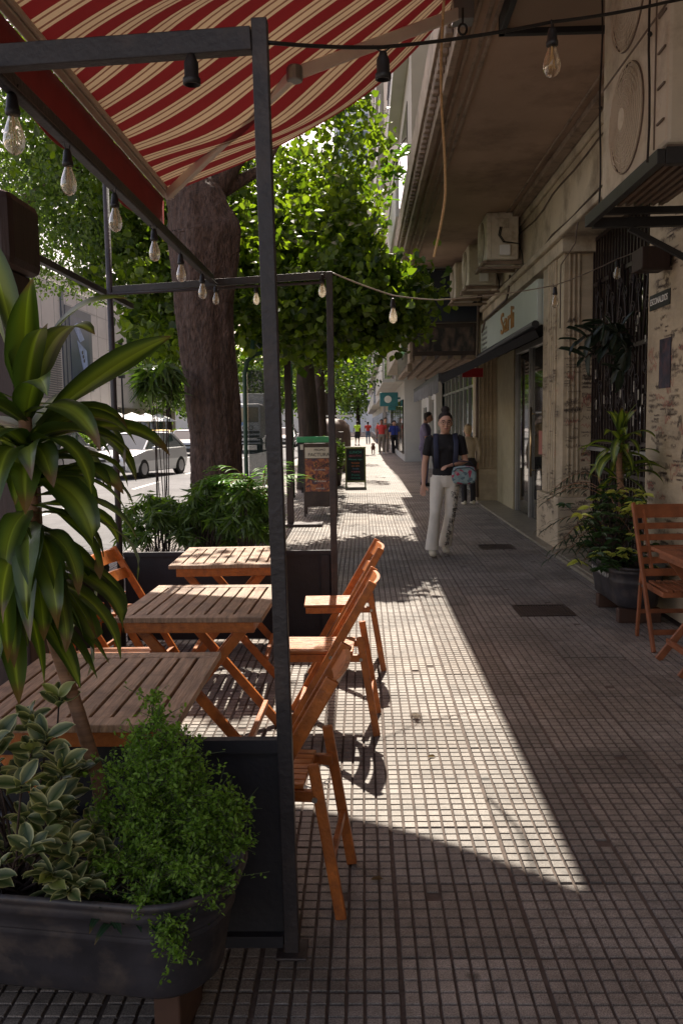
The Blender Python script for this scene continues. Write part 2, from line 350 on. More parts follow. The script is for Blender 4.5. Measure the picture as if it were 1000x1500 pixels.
# ================================================================== GROUND
def paving_mat(name, shader_joints=False):
    m, nt, p = newmat(name); tc = N(nt, 'ShaderNodeTexCoord')
    n1 = N(nt, 'ShaderNodeTexNoise', Scale=260.0, Detail=2.0); L(nt, tc.outputs['Object'], n1.inputs['Vector'])
    cr = N(nt, 'ShaderNodeValToRGB'); cr.color_ramp.elements[0].position = .35; cr.color_ramp.elements[1].position = .68
    cr.color_ramp.elements[0].color = (.20, .17, .145, 1); cr.color_ramp.elements[1].color = (.42, .37, .32, 1); L(nt, n1.outputs['Fac'], cr.inputs['Fac'])
    n2 = N(nt, 'ShaderNodeTexNoise', Scale=1.3, Detail=6.0, Roughness=.7); L(nt, tc.outputs['Object'], n2.inputs['Vector'])
    mr = N(nt, 'ShaderNodeMapRange'); mr.inputs[1].default_value = .3; mr.inputs[2].default_value = .7; mr.inputs[3].default_value = .60; mr.inputs[4].default_value = 1.2; L(nt, n2.outputs['Fac'], mr.inputs[0])
    n3 = N(nt, 'ShaderNodeTexNoise', Scale=9.0, Detail=8.0, Roughness=.75); L(nt, tc.outputs['Object'], n3.inputs['Vector'])
    mr3 = N(nt, 'ShaderNodeMapRange'); mr3.inputs[1].default_value = .35; mr3.inputs[2].default_value = .6; mr3.inputs[3].default_value = .66; mr3.inputs[4].default_value = 1.05; L(nt, n3.outputs['Fac'], mr3.inputs[0])
    mm = N(nt, 'ShaderNodeMath', operation='MULTIPLY'); L(nt, mr.outputs[0], mm.inputs[0]); L(nt, mr3.outputs[0], mm.inputs[1])
    sc = N(nt, 'ShaderNodeVectorMath', operation='SCALE'); L(nt, cr.outputs['Color'], sc.inputs[0]); L(nt, mm.outputs[0], sc.inputs['Scale']); out = sc.outputs[0]
    if not shader_joints:
        a = N(nt, 'ShaderNodeAttribute', attribute_name='col'); m2 = N(nt, 'ShaderNodeVectorMath', operation='MULTIPLY'); L(nt, out, m2.inputs[0]); L(nt, a.outputs['Color'], m2.inputs[1]); out = m2.outputs[0]
    else:
        sx = N(nt, 'ShaderNodeSeparateXYZ'); L(nt, tc.outputs['Object'], sx.inputs[0]); acc = None
        for ax, off in ((0, .088), (1, 0)):
            q = N(nt, 'ShaderNodeMath', operation='SUBTRACT'); L(nt, sx.outputs[ax], q.inputs[0]); q.inputs[1].default_value = off - 10
            d = N(nt, 'ShaderNodeMath', operation='DIVIDE'); L(nt, q.outputs[0], d.inputs[0]); d.inputs[1].default_value = .05
            fr = N(nt, 'ShaderNodeMath', operation='FRACT'); L(nt, d.outputs[0], fr.inputs[0])
            lt = N(nt, 'ShaderNodeMath', operation='LESS_THAN'); L(nt, fr.outputs[0], lt.inputs[0]); lt.inputs[1].default_value = .22 if ax == 0 else .16
            if acc is None: acc = lt.outputs[0]
            else:
                mxx = N(nt, 'ShaderNodeMath', operation='MAXIMUM'); L(nt, acc, mxx.inputs[0]); L(nt, lt.outputs[0], mxx.inputs[1]); acc = mxx.outputs[0]
        mx = N(nt, 'ShaderNodeMix', data_type='RGBA'); L(nt, acc, mx.inputs[0]); L(nt, out, mx.inputs[6]); mx.inputs[7].default_value = (.07, .055, .045, 1); out = mx.outputs[2]
    vg = N(nt, 'ShaderNodeTexVoronoi', Scale=2.6); L(nt, tc.outputs['Object'], vg.inputs['Vector']); vm = N(nt, 'ShaderNodeMapRange'); vm.inputs[1].default_value = .045; vm.inputs[2].default_value = .075; vm.inputs[3].default_value = .45; vm.inputs[4].default_value = 1.0; L(nt, vg.outputs['Distance'], vm.inputs[0])
    n5 = N(nt, 'ShaderNodeTexNoise', Scale=.55, Detail=3.0); L(nt, tc.outputs['Object'], n5.inputs['Vector']); m5 = N(nt, 'ShaderNodeMapRange'); m5.inputs[1].default_value = .38; m5.inputs[2].default_value = .62; m5.inputs[3].default_value = .82; m5.inputs[4].default_value = 1.08; L(nt, n5.outputs['Fac'], m5.inputs[0])
    vv = N(nt, 'ShaderNodeMath', operation='MULTIPLY'); L(nt, vm.outputs[0], vv.inputs[0]); L(nt, m5.outputs[0], vv.inputs[1])
    v2 = N(nt, 'ShaderNodeVectorMath', operation='SCALE'); L(nt, out, v2.inputs[0]); L(nt, vv.outputs[0], v2.inputs['Scale']); out = v2.outputs[0]
    L(nt, out, p.inputs['Base Color']); p.inputs['Roughness'].default_value = .6; p.inputs['Specular IOR Level'].default_value = .3
    bm = N(nt, 'ShaderNodeBump', Strength=.25, Distance=.002); L(nt, n3.outputs['Fac'], bm.inputs['Height']); L(nt, bm.outputs[0], p.inputs['Normal'])
    return m
m_mortar = MAT('dirty_joint_mortar', (.085, .062, .050), .9, .35, 14, .5)
g = MB(); g.box(-300, 300, -60, 900, -.6, -.145); obj('ground', g, m_road, kind='structure')
g = MB(); g.box(-2.85, 7, -14, 19.0, -.13, -.006); obj('sidewalk_bed', g, m_mortar, kind='structure')
g = MB(); g.box(-2.85, 7, 19.0, 170, -.13, 0); obj('pavement', g, paving_mat('paving_far', True), kind='structure')
g = MB()
y = -14.
while y < 170: g.box(-3.02, -2.854, y, y + .99, -.14, .004 + random.uniform(-.002, .002)); y += 1.0
obj('kerb', g, m_kerb, kind='structure', bev=.012)
g = MB(); g.box(-20, -3.02, -14, 300, -.14, -.13); obj('road', g, m_road, kind='structure')
g = MB()
for xx in (-6.3, -9.6, -12.9, -16.2):
    y = 2.
    while y < 160: g.box(xx, xx + .12, y, y + 3, -.13, -.1255); y += 7
obj('road_markings', g, m_mark, kind='structure')
g = MB(); g.box(-60, -20, -14, 300, -.14, .0); obj('far_pavement', g, m_kerb, kind='structure')

# tiled paving: every 5 cm cell is a raised pad, every 8 x 8 cells a tile with its own tint, height and tilt
xs = .088 + .05 * np.arange(-60, 45); X0 = xs + .025
col_t = np.floor((xs - .088 + 1e-6) / .4).astype(int)
ny = 370; Yb = .9 + .05 * np.arange(ny)
offs = {c: int(RNG.integers(0, 8)) if c not in (0, 1, 2) else {0: 0, 1: 0, 2: 0}[c] for c in set(col_t)}
offs[-1] = 3
CX, CY = np.meshgrid(X0, Yb, indexing='ij')
TI = np.repeat(col_t[:, None], ny, 1)
JO = np.array([offs[c] for c in col_t])[:, None]
J = (np.arange(ny)[None, :] + JO + 4)
TJ = J // 8
CY = CY + .025 + (3.08 - .9) % .05
keep = ~((CX > 1.23) & (CX < 1.68) & (CY > 6.70) & (CY < 7.13)) & ~((CX > 1.42) & (CX < 1.86) & (CY > 10.3) & (CY < 10.75)) & (CX > -2.85) & ~((CX < -1.5) & (CY > 8) & (CY < 10.2) & (CX > -2.5))
keep = keep & (np.random.default_rng(8).random(keep.shape) > .0018)
cx = CX[keep]; cy = CY[keep]; ti = TI[keep]; tj = TJ[keep]
def hsh(a, b, k): return (np.abs(np.sin(a * 12.9898 + b * 78.233 + k * 37.719) * 43758.5453)) % 1
dz = (hsh(ti, tj, 1) - .5) * .0028 + np.where(hsh(ti, tj, 6) > .96, .004, 0); tx = (hsh(ti, tj, 2) - .5) * .008; ty = (hsh(ti, tj, 3) - .5) * .012
tcx = .088 + (ti + .5) * .4; lx = cx - tcx
dz = dz + tx * lx + ty * (((cy - .9) % .4) - .2) * 0.5
rot = (hsh(ti, tj, 4) - .5) * .006
cyj = cy + lx * rot; shrink = .996
cxj = tcx + lx * shrink
rs = np.random.default_rng(3)
ei = np.floor((cx - .088) / .05 + 1e-6).astype(int) % 8; ej = J[keep] % 8 if J.shape == keep.shape else np.broadcast_to(J, keep.shape)[keep] % 8
hw = .0197 + rs.uniform(-.0014, .0006, len(cx)); hwy = .0203 + rs.uniform(-.0014, .0006, len(cx))
cxj = cxj + np.where(ei == 0, .0012, 0) - np.where(ei == 7, .0012, 0); cyj = cyj + np.where(ej == 0, .0012, 0) - np.where(ej == 7, .0012, 0); hw = hw - np.where((ei == 0) | (ei == 7), .0012, 0); hwy = hwy - np.where((ej == 0) | (ej == 7), .0012, 0)
vs = []
for (sx, sy) in ((-1, -1), (1, -1), (1, 1), (-1, 1)): vs.append(np.stack([cxj + sx * (hw + .0020), cyj + sy * (hwy + .0020), np.full_like(cx, -.0065)], 1))
for (sx, sy) in ((-1, -1), (1, -1), (1, 1), (-1, 1)): vs.append(np.stack([cxj + sx * hw, cyj + sy * hwy, dz + rs.uniform(-.0003, .0003, len(cx))], 1))
V = np.stack(vs, 1).reshape(-1, 3); n = len(cx); b = (np.arange(n) * 8)[:, None]
F = np.concatenate([b + np.array(q)[None] for q in ((4, 5, 6, 7), (0, 1, 5, 4), (1, 2, 6, 5), (2, 3, 7, 6), (3, 0, 4, 7))], 0)
tint = .76 + .36 * hsh(ti, tj, 5) + rs.uniform(-.05, .05, n); warm = 1 + (hsh(ti, tj, 7) - .5) * .06
C = np.ones((n, 8, 4)); C[:, :, 0] = (tint * warm)[:, None]; C[:, :, 1] = tint[:, None]; C[:, :, 2] = (tint / warm)[:, None]
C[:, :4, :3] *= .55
np_mesh('sidewalk', V, F, paving_mat('terrazzo_paving'), kind='structure', cols=C.reshape(-1, 4))
# drain covers
def drain(x0, x1, y0, y1, label):
    t = thing('drain_cover', label, 'drain cover', ((x0 + x1) / 2, (y0 + y1) / 2, 0))
    m = MB(); 
    for a in ((x0, x1, y0, y0 + .03), (x0, x1, y1 - .03, y1), (x0, x0 + .03, y0 + .03, y1 - .03), (x1 - .03, x1, y0 + .03, y1 - .03)): m.box(*a, -.012, .001)
    obj('frame', m, m_iron, t)
    m = MB(); k = x0 + .036
    while k < x1 - .04: m.box(k, k + .012, y0 + .03, y1 - .03, -.012, -.001); k += .022
    obj('grating', m, m_iron, t)
    m = MB(); m.box(x0 + .03, x1 - .03, y0 + .03, y1 - .03, -.02, -.013); obj('pit', m, m_dark, t)
drain(1.235, 1.675, 6.705, 7.125, 'dark iron drain grate in the paving near the planter at right')
drain(1.425, 1.855, 10.305, 10.745, 'small iron drain cover in the paving beside the walking woman')

# few dry leaves on the paving
m_dry = LEAF('dry_leaf', (.20, .13, .04), (.12, .06, .03), .2, rough=.7)
for i, (x, y, w, lab) in enumerate([(.03, 2.75, .022, 'yellow dry leaf on the dark paving near the last chair foot'), (.30, 3.82, .02, 'brown dry leaf on the sunlit paving in mid pavement')]):
    m = MB(); c = (x, y, .006)
    m.add([(x - w, y, .004), (x - w * .3, y - w * .5, .012), (x + w * .6, y - w * .35, .009), (x + w, y + w * .1, .004), (x + w * .4, y + w * .45, .012), (x - w * .5, y + w * .4, .010), (x, y, .003)],
          [(0, 1, 6), (1, 2, 6), (2, 3, 6), (3, 4, 6), (4, 5, 6), (5, 0, 6)])
    tag(obj('fallen_leaf', m, m_dry), lab, 'leaf')

# ================================================================== OUR BUILDING (right side)
bld = thing('corner_building', 'tall building with pillars and a deep ceiling ledge over the pavement', 'building', (2.8, 3, 0))
m = MB(); m.box(2.3, 9, 9.99, 16.5, 3.45, 4.42); m.box(2.3, 9, -8, 9.985, 3.62, 4.42); m.box(2.3, 9, -8, 16.5, 4.9, 26)   # frieze over openings and upper wall
obj('frieze', m, m_frieze, bld)
m = MB(); m.box(2.24, 2.30, -8, 16.5, 3.60, 3.68); m.box(2.26, 2.30, -8, 16.5, 4.30, 4.44); obj('frieze_moulding', m, m_frieze, bld, bev=.015)
m = MB(); m.box(.80, 9, -8, 16.45, 4.45, 4.9); obj('ceiling_slab', m, m_soffit, bld)
# cornice lines along slab edge, dentils
m = MB(); m.box(.74, .80, -8, 16.5, 4.40, 4.95); m.box(.65, .74, -8, 16.5, 4.62, 4.95)
for a, b_ in ((.84, 4.425), (.93, 4.435), (.99, 4.43)): m.box(a, a + .035, -8, 16.4, b_, 4.449)
m.box(2.13, 2.25, -8, 16.45, 4.38, 4.448); m.box(2.04, 2.07, -8, 16.4, 4.43, 4.449)
obj('cornice', m, m_cornice, bld, bev=.008)
m = MB(); y = -7.9
while y < 16.3: m.box(.675, .738, y, y + .09, 4.50, 4.615); y += .17
obj('cornice_trim', m, m_cornice, bld, bev=.012)
# parapet and balcony above
m = MB(); m.box(.74, .86, -8, 16.5, 4.95, 5.12); obj('parapet', m, m_cornice, bld)
# perforated ceiling panel nearer the camera
def perf_mat():
    m, nt, p = newmat('perforated_sheet'); tc = N(nt, 'ShaderNodeTexCoord'); mp = N(nt, 'ShaderNodeMapping'); mp.inputs['Scale'].default_value = (1, 1, 1)
    vr = N(nt, 'ShaderNodeTexVoronoi', Scale=28.0, Randomness=0.0); L(nt, tc.outputs['Object'], vr.inputs['Vector'])
    lt = N(nt, 'ShaderNodeMath', operation='LESS_THAN'); lt.inputs[1].default_value = .30; L(nt, vr.outputs['Distance'], lt.inputs[0])
    mx = N(nt, 'ShaderNodeMix', data_type='RGBA'); L(nt, lt.outputs[0], mx.inputs[0]); mx.inputs[6].default_value = (.24, .17, .12, 1); mx.inputs[7].default_value = (.01, .008, .007, 1)
    L(nt, mx.outputs[2], p.inputs['Base Color']); p.inputs['Roughness'].default_value = .6
    return m
m = MB(); m.box(1.06, 2.12, -6, 6.45, 4.34, 4.36); obj('perforated_panel', m, perf_mat(), bld)
m = MB(); m.box(1.02, 1.06, -6, 6.5, 4.30, 4.45); m.box(1.02, 2.12, 6.45, 6.5, 4.30, 4.45); obj('panel_frame', m, m_black, bld, bev=.004)
m = MB()
for z, q in ((3.70, .0), (3.73, .6), (4.2, 1.4)): m.tube([(2.285, 6.5 + k * .5, z + .012 * math.sin(k * 1.7 + q) - (.05 * math.sin(PI * min(1, max(0, (k - 8) / 4)))))for k in range(20)], .008, 5)
m.tube([(2.27, 13.3, 3.75), (2.26, 13.4, 3.5), (2.25, 13.5, 3.42), (2.26, 15.8, 3.40), (2.25, 16.2, 3.2)], .018, 6); m.tube([(2.24, 16.5, 4.4), (2.2, 16.5, 2.6), (2.2, 16.5, .1)], .03, 8)
m.tube([(2.28, 9.2, 3.69), (2.27, 9.3, 3.4), (2.28, 10.0, 3.3), (2.29, 10.05, 2.6)], .007, 5)
obj('facade_cable', m, m_acg, bld, smooth=True)
# pillars
def fluted(x0, x1, y0, y1, z0, z1, facing='y', base=.62, extra=.06):
    m = MB(); m.box(x0, x1, y0, y1, z0 + base, z1)
    # flutes: raised ribs on the street face and on the near side face
    w = (y1 - y0); 
    for k in range(4):
        a = y0 + w * (.30 + .11 * k); m.box(x0 - .022, x0, a, a + w * .055, z0 + base + .02, z1 - .004)
    w = x1 - x0
    for k in range(3):
        a = x0 + w * (.14 + .14 * k); m.box(a, a + w * .07, y0 - .022, y0, z0 + base + .02, z1 - .004)
    obj('pillar', m, m_trav, bld, bev=.008)
    m = MB(); m.box(x0 - extra, x1, y0 - extra, y1 + extra * .5, z0, z0 + base); obj('pillar_base', m, m_trav, bld, bev=.012)
fluted(2.34, 2.72, 10.10, 11.22, 0.02, 3.45)
fluted(2.24, 2.75, 16.55, 17.45, 0.02, 3.45)
m = MB(); m.box(2.35, 3.2, -8, 7.18, 0.02, 3.62); obj('pillar', m, m_trav, bld, bev=.01)
m = MB(); m.box(2.17, 2.8, 7.2, 16.6, -.004, .03); m.box(2.21, 2.8, 7.2, 10, .03, .045); obj('stoop', m, m_stoop, bld, bev=.006)
# gate of wrought iron in the recess, dark glass behind
m = MB(); m.box(2.78, 2.80, 7.18, 10.10, .045, 3.62); obj('gate_glass', m, m_glassd, bld)
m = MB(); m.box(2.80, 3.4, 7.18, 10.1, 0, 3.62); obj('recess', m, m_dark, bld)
gate = MB()
for z in (.12, .95, 1.28, 2.25, 3.05, 3.55): gate.box(2.665, 2.70, 7.2, 10.08, z, z + .04)
y = 7.24
while y < 10.08:
    gate.box(2.67, 2.69, y, y + .02, .05, 3.6); y += .105
gm = obj('gate', gate, m_iron, bld)
m = MB()
def scroll(m, cy_, cz, r0, turns=1.6, sgn=1, x=2.655):
    pts = []
    for k in range(22):
        t = k / 21; a = t * turns * 2 * PI; r_ = r0 * (1 - .8 * t); pts.append((x, cy_ + sgn * math.cos(a) * r_, cz + math.sin(a) * r_))
    m = MB(); m.tube(pts, .008, 5); obj('scroll', m, m_iron, gm, smooth=True)
for cy_ in (7.55, 7.97, 8.4, 8.82, 9.25, 9.68):
    for cz in (.55, 1.6, 1.9, 2.5, 2.8): scroll(m, cy_, cz, .09, sgn=1); scroll(m, cy_ + .17, cz + .12, .08, sgn=-1)
    m.tube([(2.655, cy_ - .1, 2.3), (2.65, cy_ + .06, 3.1)], .011, 5); m.tube([(2.655, cy_ + .26, 2.3), (2.65, cy_ + .1, 3.1)], .011, 5)
    m.tube([(2.655, cy_ - .12, 1.3), (2.65, cy_ + .1, 2.2)], .009, 5)
obj('ornament', m, m_iron, gm, smooth=True)
m = MB()
for k in range(46):
    y = random.uniform(7.25, 9.9); z = random.uniform(.9, 2.6); w = random.uniform(.012, .03); h = random.uniform(.03, .11); m.box(2.646, 2.650, y, y + w, z, z + h)
obj('sticker', m, MAT('weathered_stickers', (.36, .33, .27), .6, .5, 40), gm)
m = MB(); m.box(2.60, 2.645, 7.3, 10.0, 1.20, 1.24); obj('push_bar', m, m_silver, gm)
# graffiti: rows of tiny handwriting and a few big red and black scrawls
def scrawl(m, org, du, dv, nrm, w, h, n=1.0, th=.004):
    k = int(10 * n * max(1, w / h / 2)); pts = []
    for i in range(k + 1):
        t = i / k; pts.append(Vector(org) + Vector(du) * (t * w) + Vector(dv) * (h * (random.random() - .5)))
    sm = []
    for i in range(len(pts) - 1):
        for q in (0, .5): sm.append(pts[i].lerp(pts[i + 1], q))
    sm.append(pts[-1]); m.ribbon(sm, th, nrm)
def graffiti(face, a0, a1, z0, z1, c, rows, red=6, parent=None, minz=.3):
    # face 'x': plane x = c, runs along y; face 'y': plane y = c, runs along x
    du, nrm = ((0, -1, 0), (-1, 0, 0)) if face == 'x' else ((1, 0, 0), (0, -1, 0))
    mk = (lambda a, z, e: (c - e, a, z)) if face == 'x' else (lambda a, z, e: (a, c - e, z))
    m = MB()
    for _ in range(rows):
        w = random.uniform(.05, .22); a = random.uniform(a0, max(a0, a1 - w)) if face == 'y' else random.uniform(min(a1, a0 + w), a1); z = random.uniform(z0, z1)
        h = random.choice((.02, .03, .04, .07)); 
        scrawl(m, mk(a, z, .0025), du, (random.uniform(-.3, .3) * .0, 0, 1), nrm, w, h, 2.2, .0028 if h < .05 else .0045)
        if random.random() < .5: scrawl(m, mk(a, z - h * 1.5, .0025), du, (0, 0, 1), nrm, w * random.uniform(.5, 1), h, 2.2, .0028)
    obj('graffiti_marking', m, m_ink, parent)
    if red:
        m = MB()
        for _ in range(red):
            w = random.uniform(.06, .22); a = random.uniform(a0, max(a0, a1 - w)) if face == 'y' else random.uniform(min(a1, a0 + w), a1); z = random.uniform(max(z0, .9), min(z1, 2.1))
            scrawl(m, mk(a, z, .003), du, (0, 0, 1), nrm, w, random.uniform(.05, .14), .8, .006)
        obj('red_graffiti_marking', m, m_text_red, parent)
random.seed(21)
graffiti('x', 5.4, 7.15, .5, 3.1, 2.35, 260, 42, bld)
graffiti('y', 2.56, 2.70, .65, 2.7, 10.10, 45, 6, bld); graffiti('y', 2.35, 2.55, .7, 2.9, 10.075, 26, 2, bld)
graffiti('x', 10.15, 11.15, .65, 2.9, 2.315, 50, 3, bld)
graffiti('y', 2.30, 2.70, .05, .6, 10.04, 22, 0, bld); graffiti('x', 10.1, 11.2, .05, .6, 2.28, 25, 0, bld)
# worn posters / torn paper on the pillars
m = MB(); m.box(2.341, 2.349, 6.62, 6.86, 1.78, 2.16); obj('poster', m, MAT('dark_blue_poster', (.03, .028, .045), .6, .6, 12, dirt=(.12, .05, .05), dscale=9), bld)

def text(name, s, size, mat, parent, loc, rot, ext=.003, sx=1, align='CENTER'):
    cu = bpy.data.curves.new(name, 'FONT'); cu.body = s; cu.size = size; cu.extrude = ext; cu.align_x = align; cu.align_y = 'CENTER'; cu.resolution_u = 3
    t = bpy.data.objects.new('tmp', cu); COL.objects.link(t); dg = bpy.context.evaluated_depsgraph_get(); dg.update()
    me = bpy.data.meshes.new_from_object(t.evaluated_get(dg)); bpy.data.objects.remove(t)
    me.materials.clear(); me.materials.append(mat)
    Mx = Matrix.Translation(Vector(loc) - wl(parent)) @ Euler(rot).to_matrix().to_4x4() @ Matrix.Diagonal((sx, 1, 1, 1)); me.transform(Mx)
    o = bpy.data.objects.new(name, me); COL.objects.link(o); o.parent = parent
    return o
RX = (PI / 2, 0, -PI / 2)     # lettering on a wall that faces the street (-x)
RY = (PI / 2, 0, 0)           # lettering that faces the camera (-y)
# name plate on the near pillar
pl = thing('name_plate', 'small black name plate with pale letters on the scribbled stone pillar', 'sign', (2.34, 6.95, 2.45))
m = MB(); m.box(2.340, 2.349, 6.66, 7.12, 2.41, 2.53); obj('plate', m, m_black, pl, bev=.002); text('lettering', 'ESCONALDOS', .072, m_text_white, pl, (2.337, 6.89, 2.47), RX, .001, .85)

# shop between the pillars
shop = bld
m = MB(); m.box(2.62, 2.66, 11.25, 12.2, .03, 2.75); m.box(2.62, 2.66, 13.5, 13.56, .03, 2.75); m.box(2.60, 2.68, 12.2, 12.28, .03, 2.75); m.box(2.60, 2.68, 13.4, 13.5, .03, 2.75); m.box(2.6, 2.68, 11.23, 11.3, .03, 2.75); m.box(2.60, 2.68, 14.6, 14.68, .03, 2.75); m.box(2.60, 2.68, 11.3, 14.6, 2.66, 2.75)
fr = obj('shop_door_frame', m, m_silver, bld, bev=.004)
m = MB(); m.box(2.64, 2.65, 11.3, 14.6, .04, 2.66); obj('shop_glass', m, m_glassd, bld)
m = MB(); m.tube([(2.55, 13.05, .7), (2.55, 13.05, 1.75)], .016, 8); m.tube([(2.62, 13.05, .8), (2.55, 13.05, .8)], .01, 6); m.tube([(2.62, 13.05, 1.65), (2.55, 13.05, 1.65)], .01, 6); obj('door_handle', m, MAT('brass', (.6, .45, .25), .3, .1, metal=1), bld, smooth=True)
m = MB(); m.box(2.58, 2.72, 14.7, 16.55, .03, 2.75); obj('side_panel', m, m_olive, bld)
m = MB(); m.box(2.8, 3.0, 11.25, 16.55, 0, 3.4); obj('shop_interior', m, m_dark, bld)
m = MB()
for k in range(9): m.box(2.70, 2.74, 11.4 + k * .22, 11.55 + k * .22, 1.9 + random.uniform(-.2, .4), 2.15 + random.uniform(0, .4))
obj('shop_display', m, MAT('red_display', (.35, .04, .04), .6, .5, 8), bld)
m = MB(); m.box(2.628, 2.634, 12.6, 12.85, 1.05, 1.4); obj('door_sticker', m, m_text_red, bld)
# fascia sign
fs = thing('shop_sign', 'long pale green fascia sign with gold letters above the shop awning', 'sign', (2.3, 13.9, 3.05))
m = MB(); m.box(2.27, 2.34, 11.26, 16.5, 2.78, 3.36); m.box(2.34, 2.7, 11.26, 11.30, 2.78, 3.36); obj('panel', m, m_cream, fs, bev=.01)
text('lettering', 'Sarli', .48, m_text_orange, fs, (2.262, 13.5, 3.08), RX, .008, 1.5)
m = MB()
for k in range(5):
    for j in range(3): m.box(2.262, 2.268, 15.7 + j * .22, 15.84 + j * .22, 2.86 + k * .09, 2.90 + k * .09)
obj('small_print', m, m_silver, fs)
# shop awning (dark canvas) with grey valance
aw = thing('shop_awning', 'dark canvas awning with grey valance over the shop door', 'awning', (2.2, 13.9, 2.6))
A0 = (2.28, 2.74); A1 = (1.02, 2.16)
m = MB(); nn = 8
for i in range(nn):
    t0, t1 = i / nn, (i + 1) / nn
    x0, x1 = A0[0] + (A1[0] - A0[0]) * t0, A0[0] + (A1[0] - A0[0]) * t1; z0, z1 = A0[1] + (A1[1] - A0[1]) * t0 - .03 * math.sin(PI * t0), A0[1] + (A1[1] - A0[1]) * t1 - .03 * math.sin(PI * t1)
    m.add([(x0, 11.25, z0), (x1, 11.25, z1), (x1, 16.4, z1), (x0, 16.4, z0), (x0, 11.25, z0 + .01), (x1, 11.25, z1 + .01), (x1, 16.4, z1 + .01), (x0, 16.4, z0 + .01)], [(0, 1, 2, 3), (7, 6, 5, 4), (0, 4, 5, 1), (2, 6, 7, 3)])
obj('canvas', m, m_shopawn, aw)
m = MB(); m.beam((1.02, 11.2, 2.15), (1.02, 16.45, 2.15), .05, .06); m.tube([(2.24, 11.2, 2.78), (2.24, 16.45, 2.78)], .05, 10)
m.beam((2.26, 11.22, 2.66), (1.02, 11.22, 2.09), .05, .10); obj('frame', m, m_black, aw)
m = MB(); pts = []
for i in range(40):
    y = 11.25 + 5.15 * i / 39; e = .012 * math.sin(i * 1.9); pts.append((y, e))
for i in range(39):
    (y0, e0), (y1, e1) = pts[i], pts[i + 1]
    m.add([(1.0 + e0, y0, 1.93 + .01 * math.sin(y0 * 9)), (1.0 + e1, y1, 1.93 + .01 * math.sin(y1 * 9)), (1.0, y1, 2.14), (1.0, y0, 2.14)], [(0, 1, 2, 3)])
obj('valance', m, m_valgrey, aw, solid=.004)
m = MB(); m.box(1.62, 1.95, 13.9, 13.93, 2.26, 2.40); tag(obj('red_banner', m, MAT('red_banner_cloth', (.45, .02, .03), .7, .1)), 'small red banner hanging under the dark shop awning', 'banner')

# ================================================================== NEXT BUILDING (projects over the pavement)
nb = thing('neighbour_building', 'building with blue panelled box and glass shopfront past the pillars', 'building', (3, 20, 0))
m = MB(); m.box(1.0, 9, 16.62, 34, 3.42, 26); obj('wall', m, m_far2, nb)
m = MB(); m.box(1.02, 2.22, 16.56, 16.62, 3.45, 4.44)
obj('blue_panel', m, MAT('blue_black_panel', (.018, .026, .045), .5, .15), nb)
m = MB()
for z in (3.43, 3.92, 4.40): m.box(1.0, 2.24, 16.53, 16.56, z, z + .025)
m.box(1.0, 1.03, 16.53, 16.56, 3.455, 4.40); m.box(2.2, 2.24, 16.53, 16.56, 3.455, 4.40); obj('panel_trim', m, m_steel, nb)
m = MB(); m.box(1.0, 2.24, 16.6, 24, 2.82, 3.42); obj('sign_box', m, m_signbrown, nb, bev=.01)
def photo_mat():
    m, nt, p = newmat('sepia_photo_print'); tc = N(nt, 'ShaderNodeTexCoord'); n = N(nt, 'ShaderNodeTexNoise', Scale=3.2, Detail=5.0); mp = N(nt, 'ShaderNodeMapping'); mp.inputs['Scale'].default_value = (2.2, 1, 1)
    L(nt, tc.outputs['Object'], mp.inputs['Vector']); L(nt, mp.outputs[0], n.inputs['Vector']); cr = N(nt, 'ShaderNodeValToRGB'); e = cr.color_ramp.elements
    e[0].position = .42; e[0].color = (.012, .009, .008, 1); e[1].position = .66; e[1].color = (.16, .10, .075, 1); L(nt, n.outputs['Fac'], cr.inputs['Fac']); L(nt, cr.outputs['Color'], p.inputs['Base Color']); p.inputs['Roughness'].default_value = .4
    return m
m = MB(); m.box(1.08, 2.16, 16.585, 16.598, 2.90, 3.34); obj('picture_panel', m, photo_mat(), nb)
m = MB()
for k in range(5): m.box(1.02 + k * .25, 1.16 + k * .25, 16.62, 24, 2.74, 2.818)
obj('soffit_slats', m, m_cornice, nb)
m = MB(); m.box(.93, .996, 16.62, 17.5, 2.70, 3.15); m.box(.9, 1.0, 17.0, 17.3, 2.55, 2.7); obj('side_box', m, m_cornice, nb, bev=.01)
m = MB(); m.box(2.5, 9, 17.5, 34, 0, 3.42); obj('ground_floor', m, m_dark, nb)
m = MB()
for k, y in enumerate(np.arange(17.5, 25.6, .9)): m.box(2.38, 2.46, y, y + (.05 if k % 3 else .14), .02, 2.74)
for z in (.02, .4, 2.3, 2.70): m.box(2.39, 2.45, 17.5, 25.5, z, z + .05)
obj('window_frame', m, m_silver, nb)
m = MB(); m.box(2.42, 2.43, 17.5, 25.5, .03, 2.72); obj('shop_window', m, m_glassg, nb)
m = MB(); m.box(2.2, 2.5, 25.6, 26.3, 0, 2.75); m.box(2.25, 2.5, 29, 29.5, 0, 2.75); m.box(2.35, 2.5, 26.3, 34, 0, .5); m.box(2.35, 2.5, 26.3, 34, 2.3, 2.75); m.box(2.35, 2.5, 30.5, 34, .5, 2.3); obj('stone_pier', m, m_far, nb)
m = MB(); m.box(2.32, 2.36, 27.0, 28.4, .8, 2.2); m.box(2.32, 2.36, 31.2, 32.6, .9, 2.1); obj('window', m, m_glassg, nb)
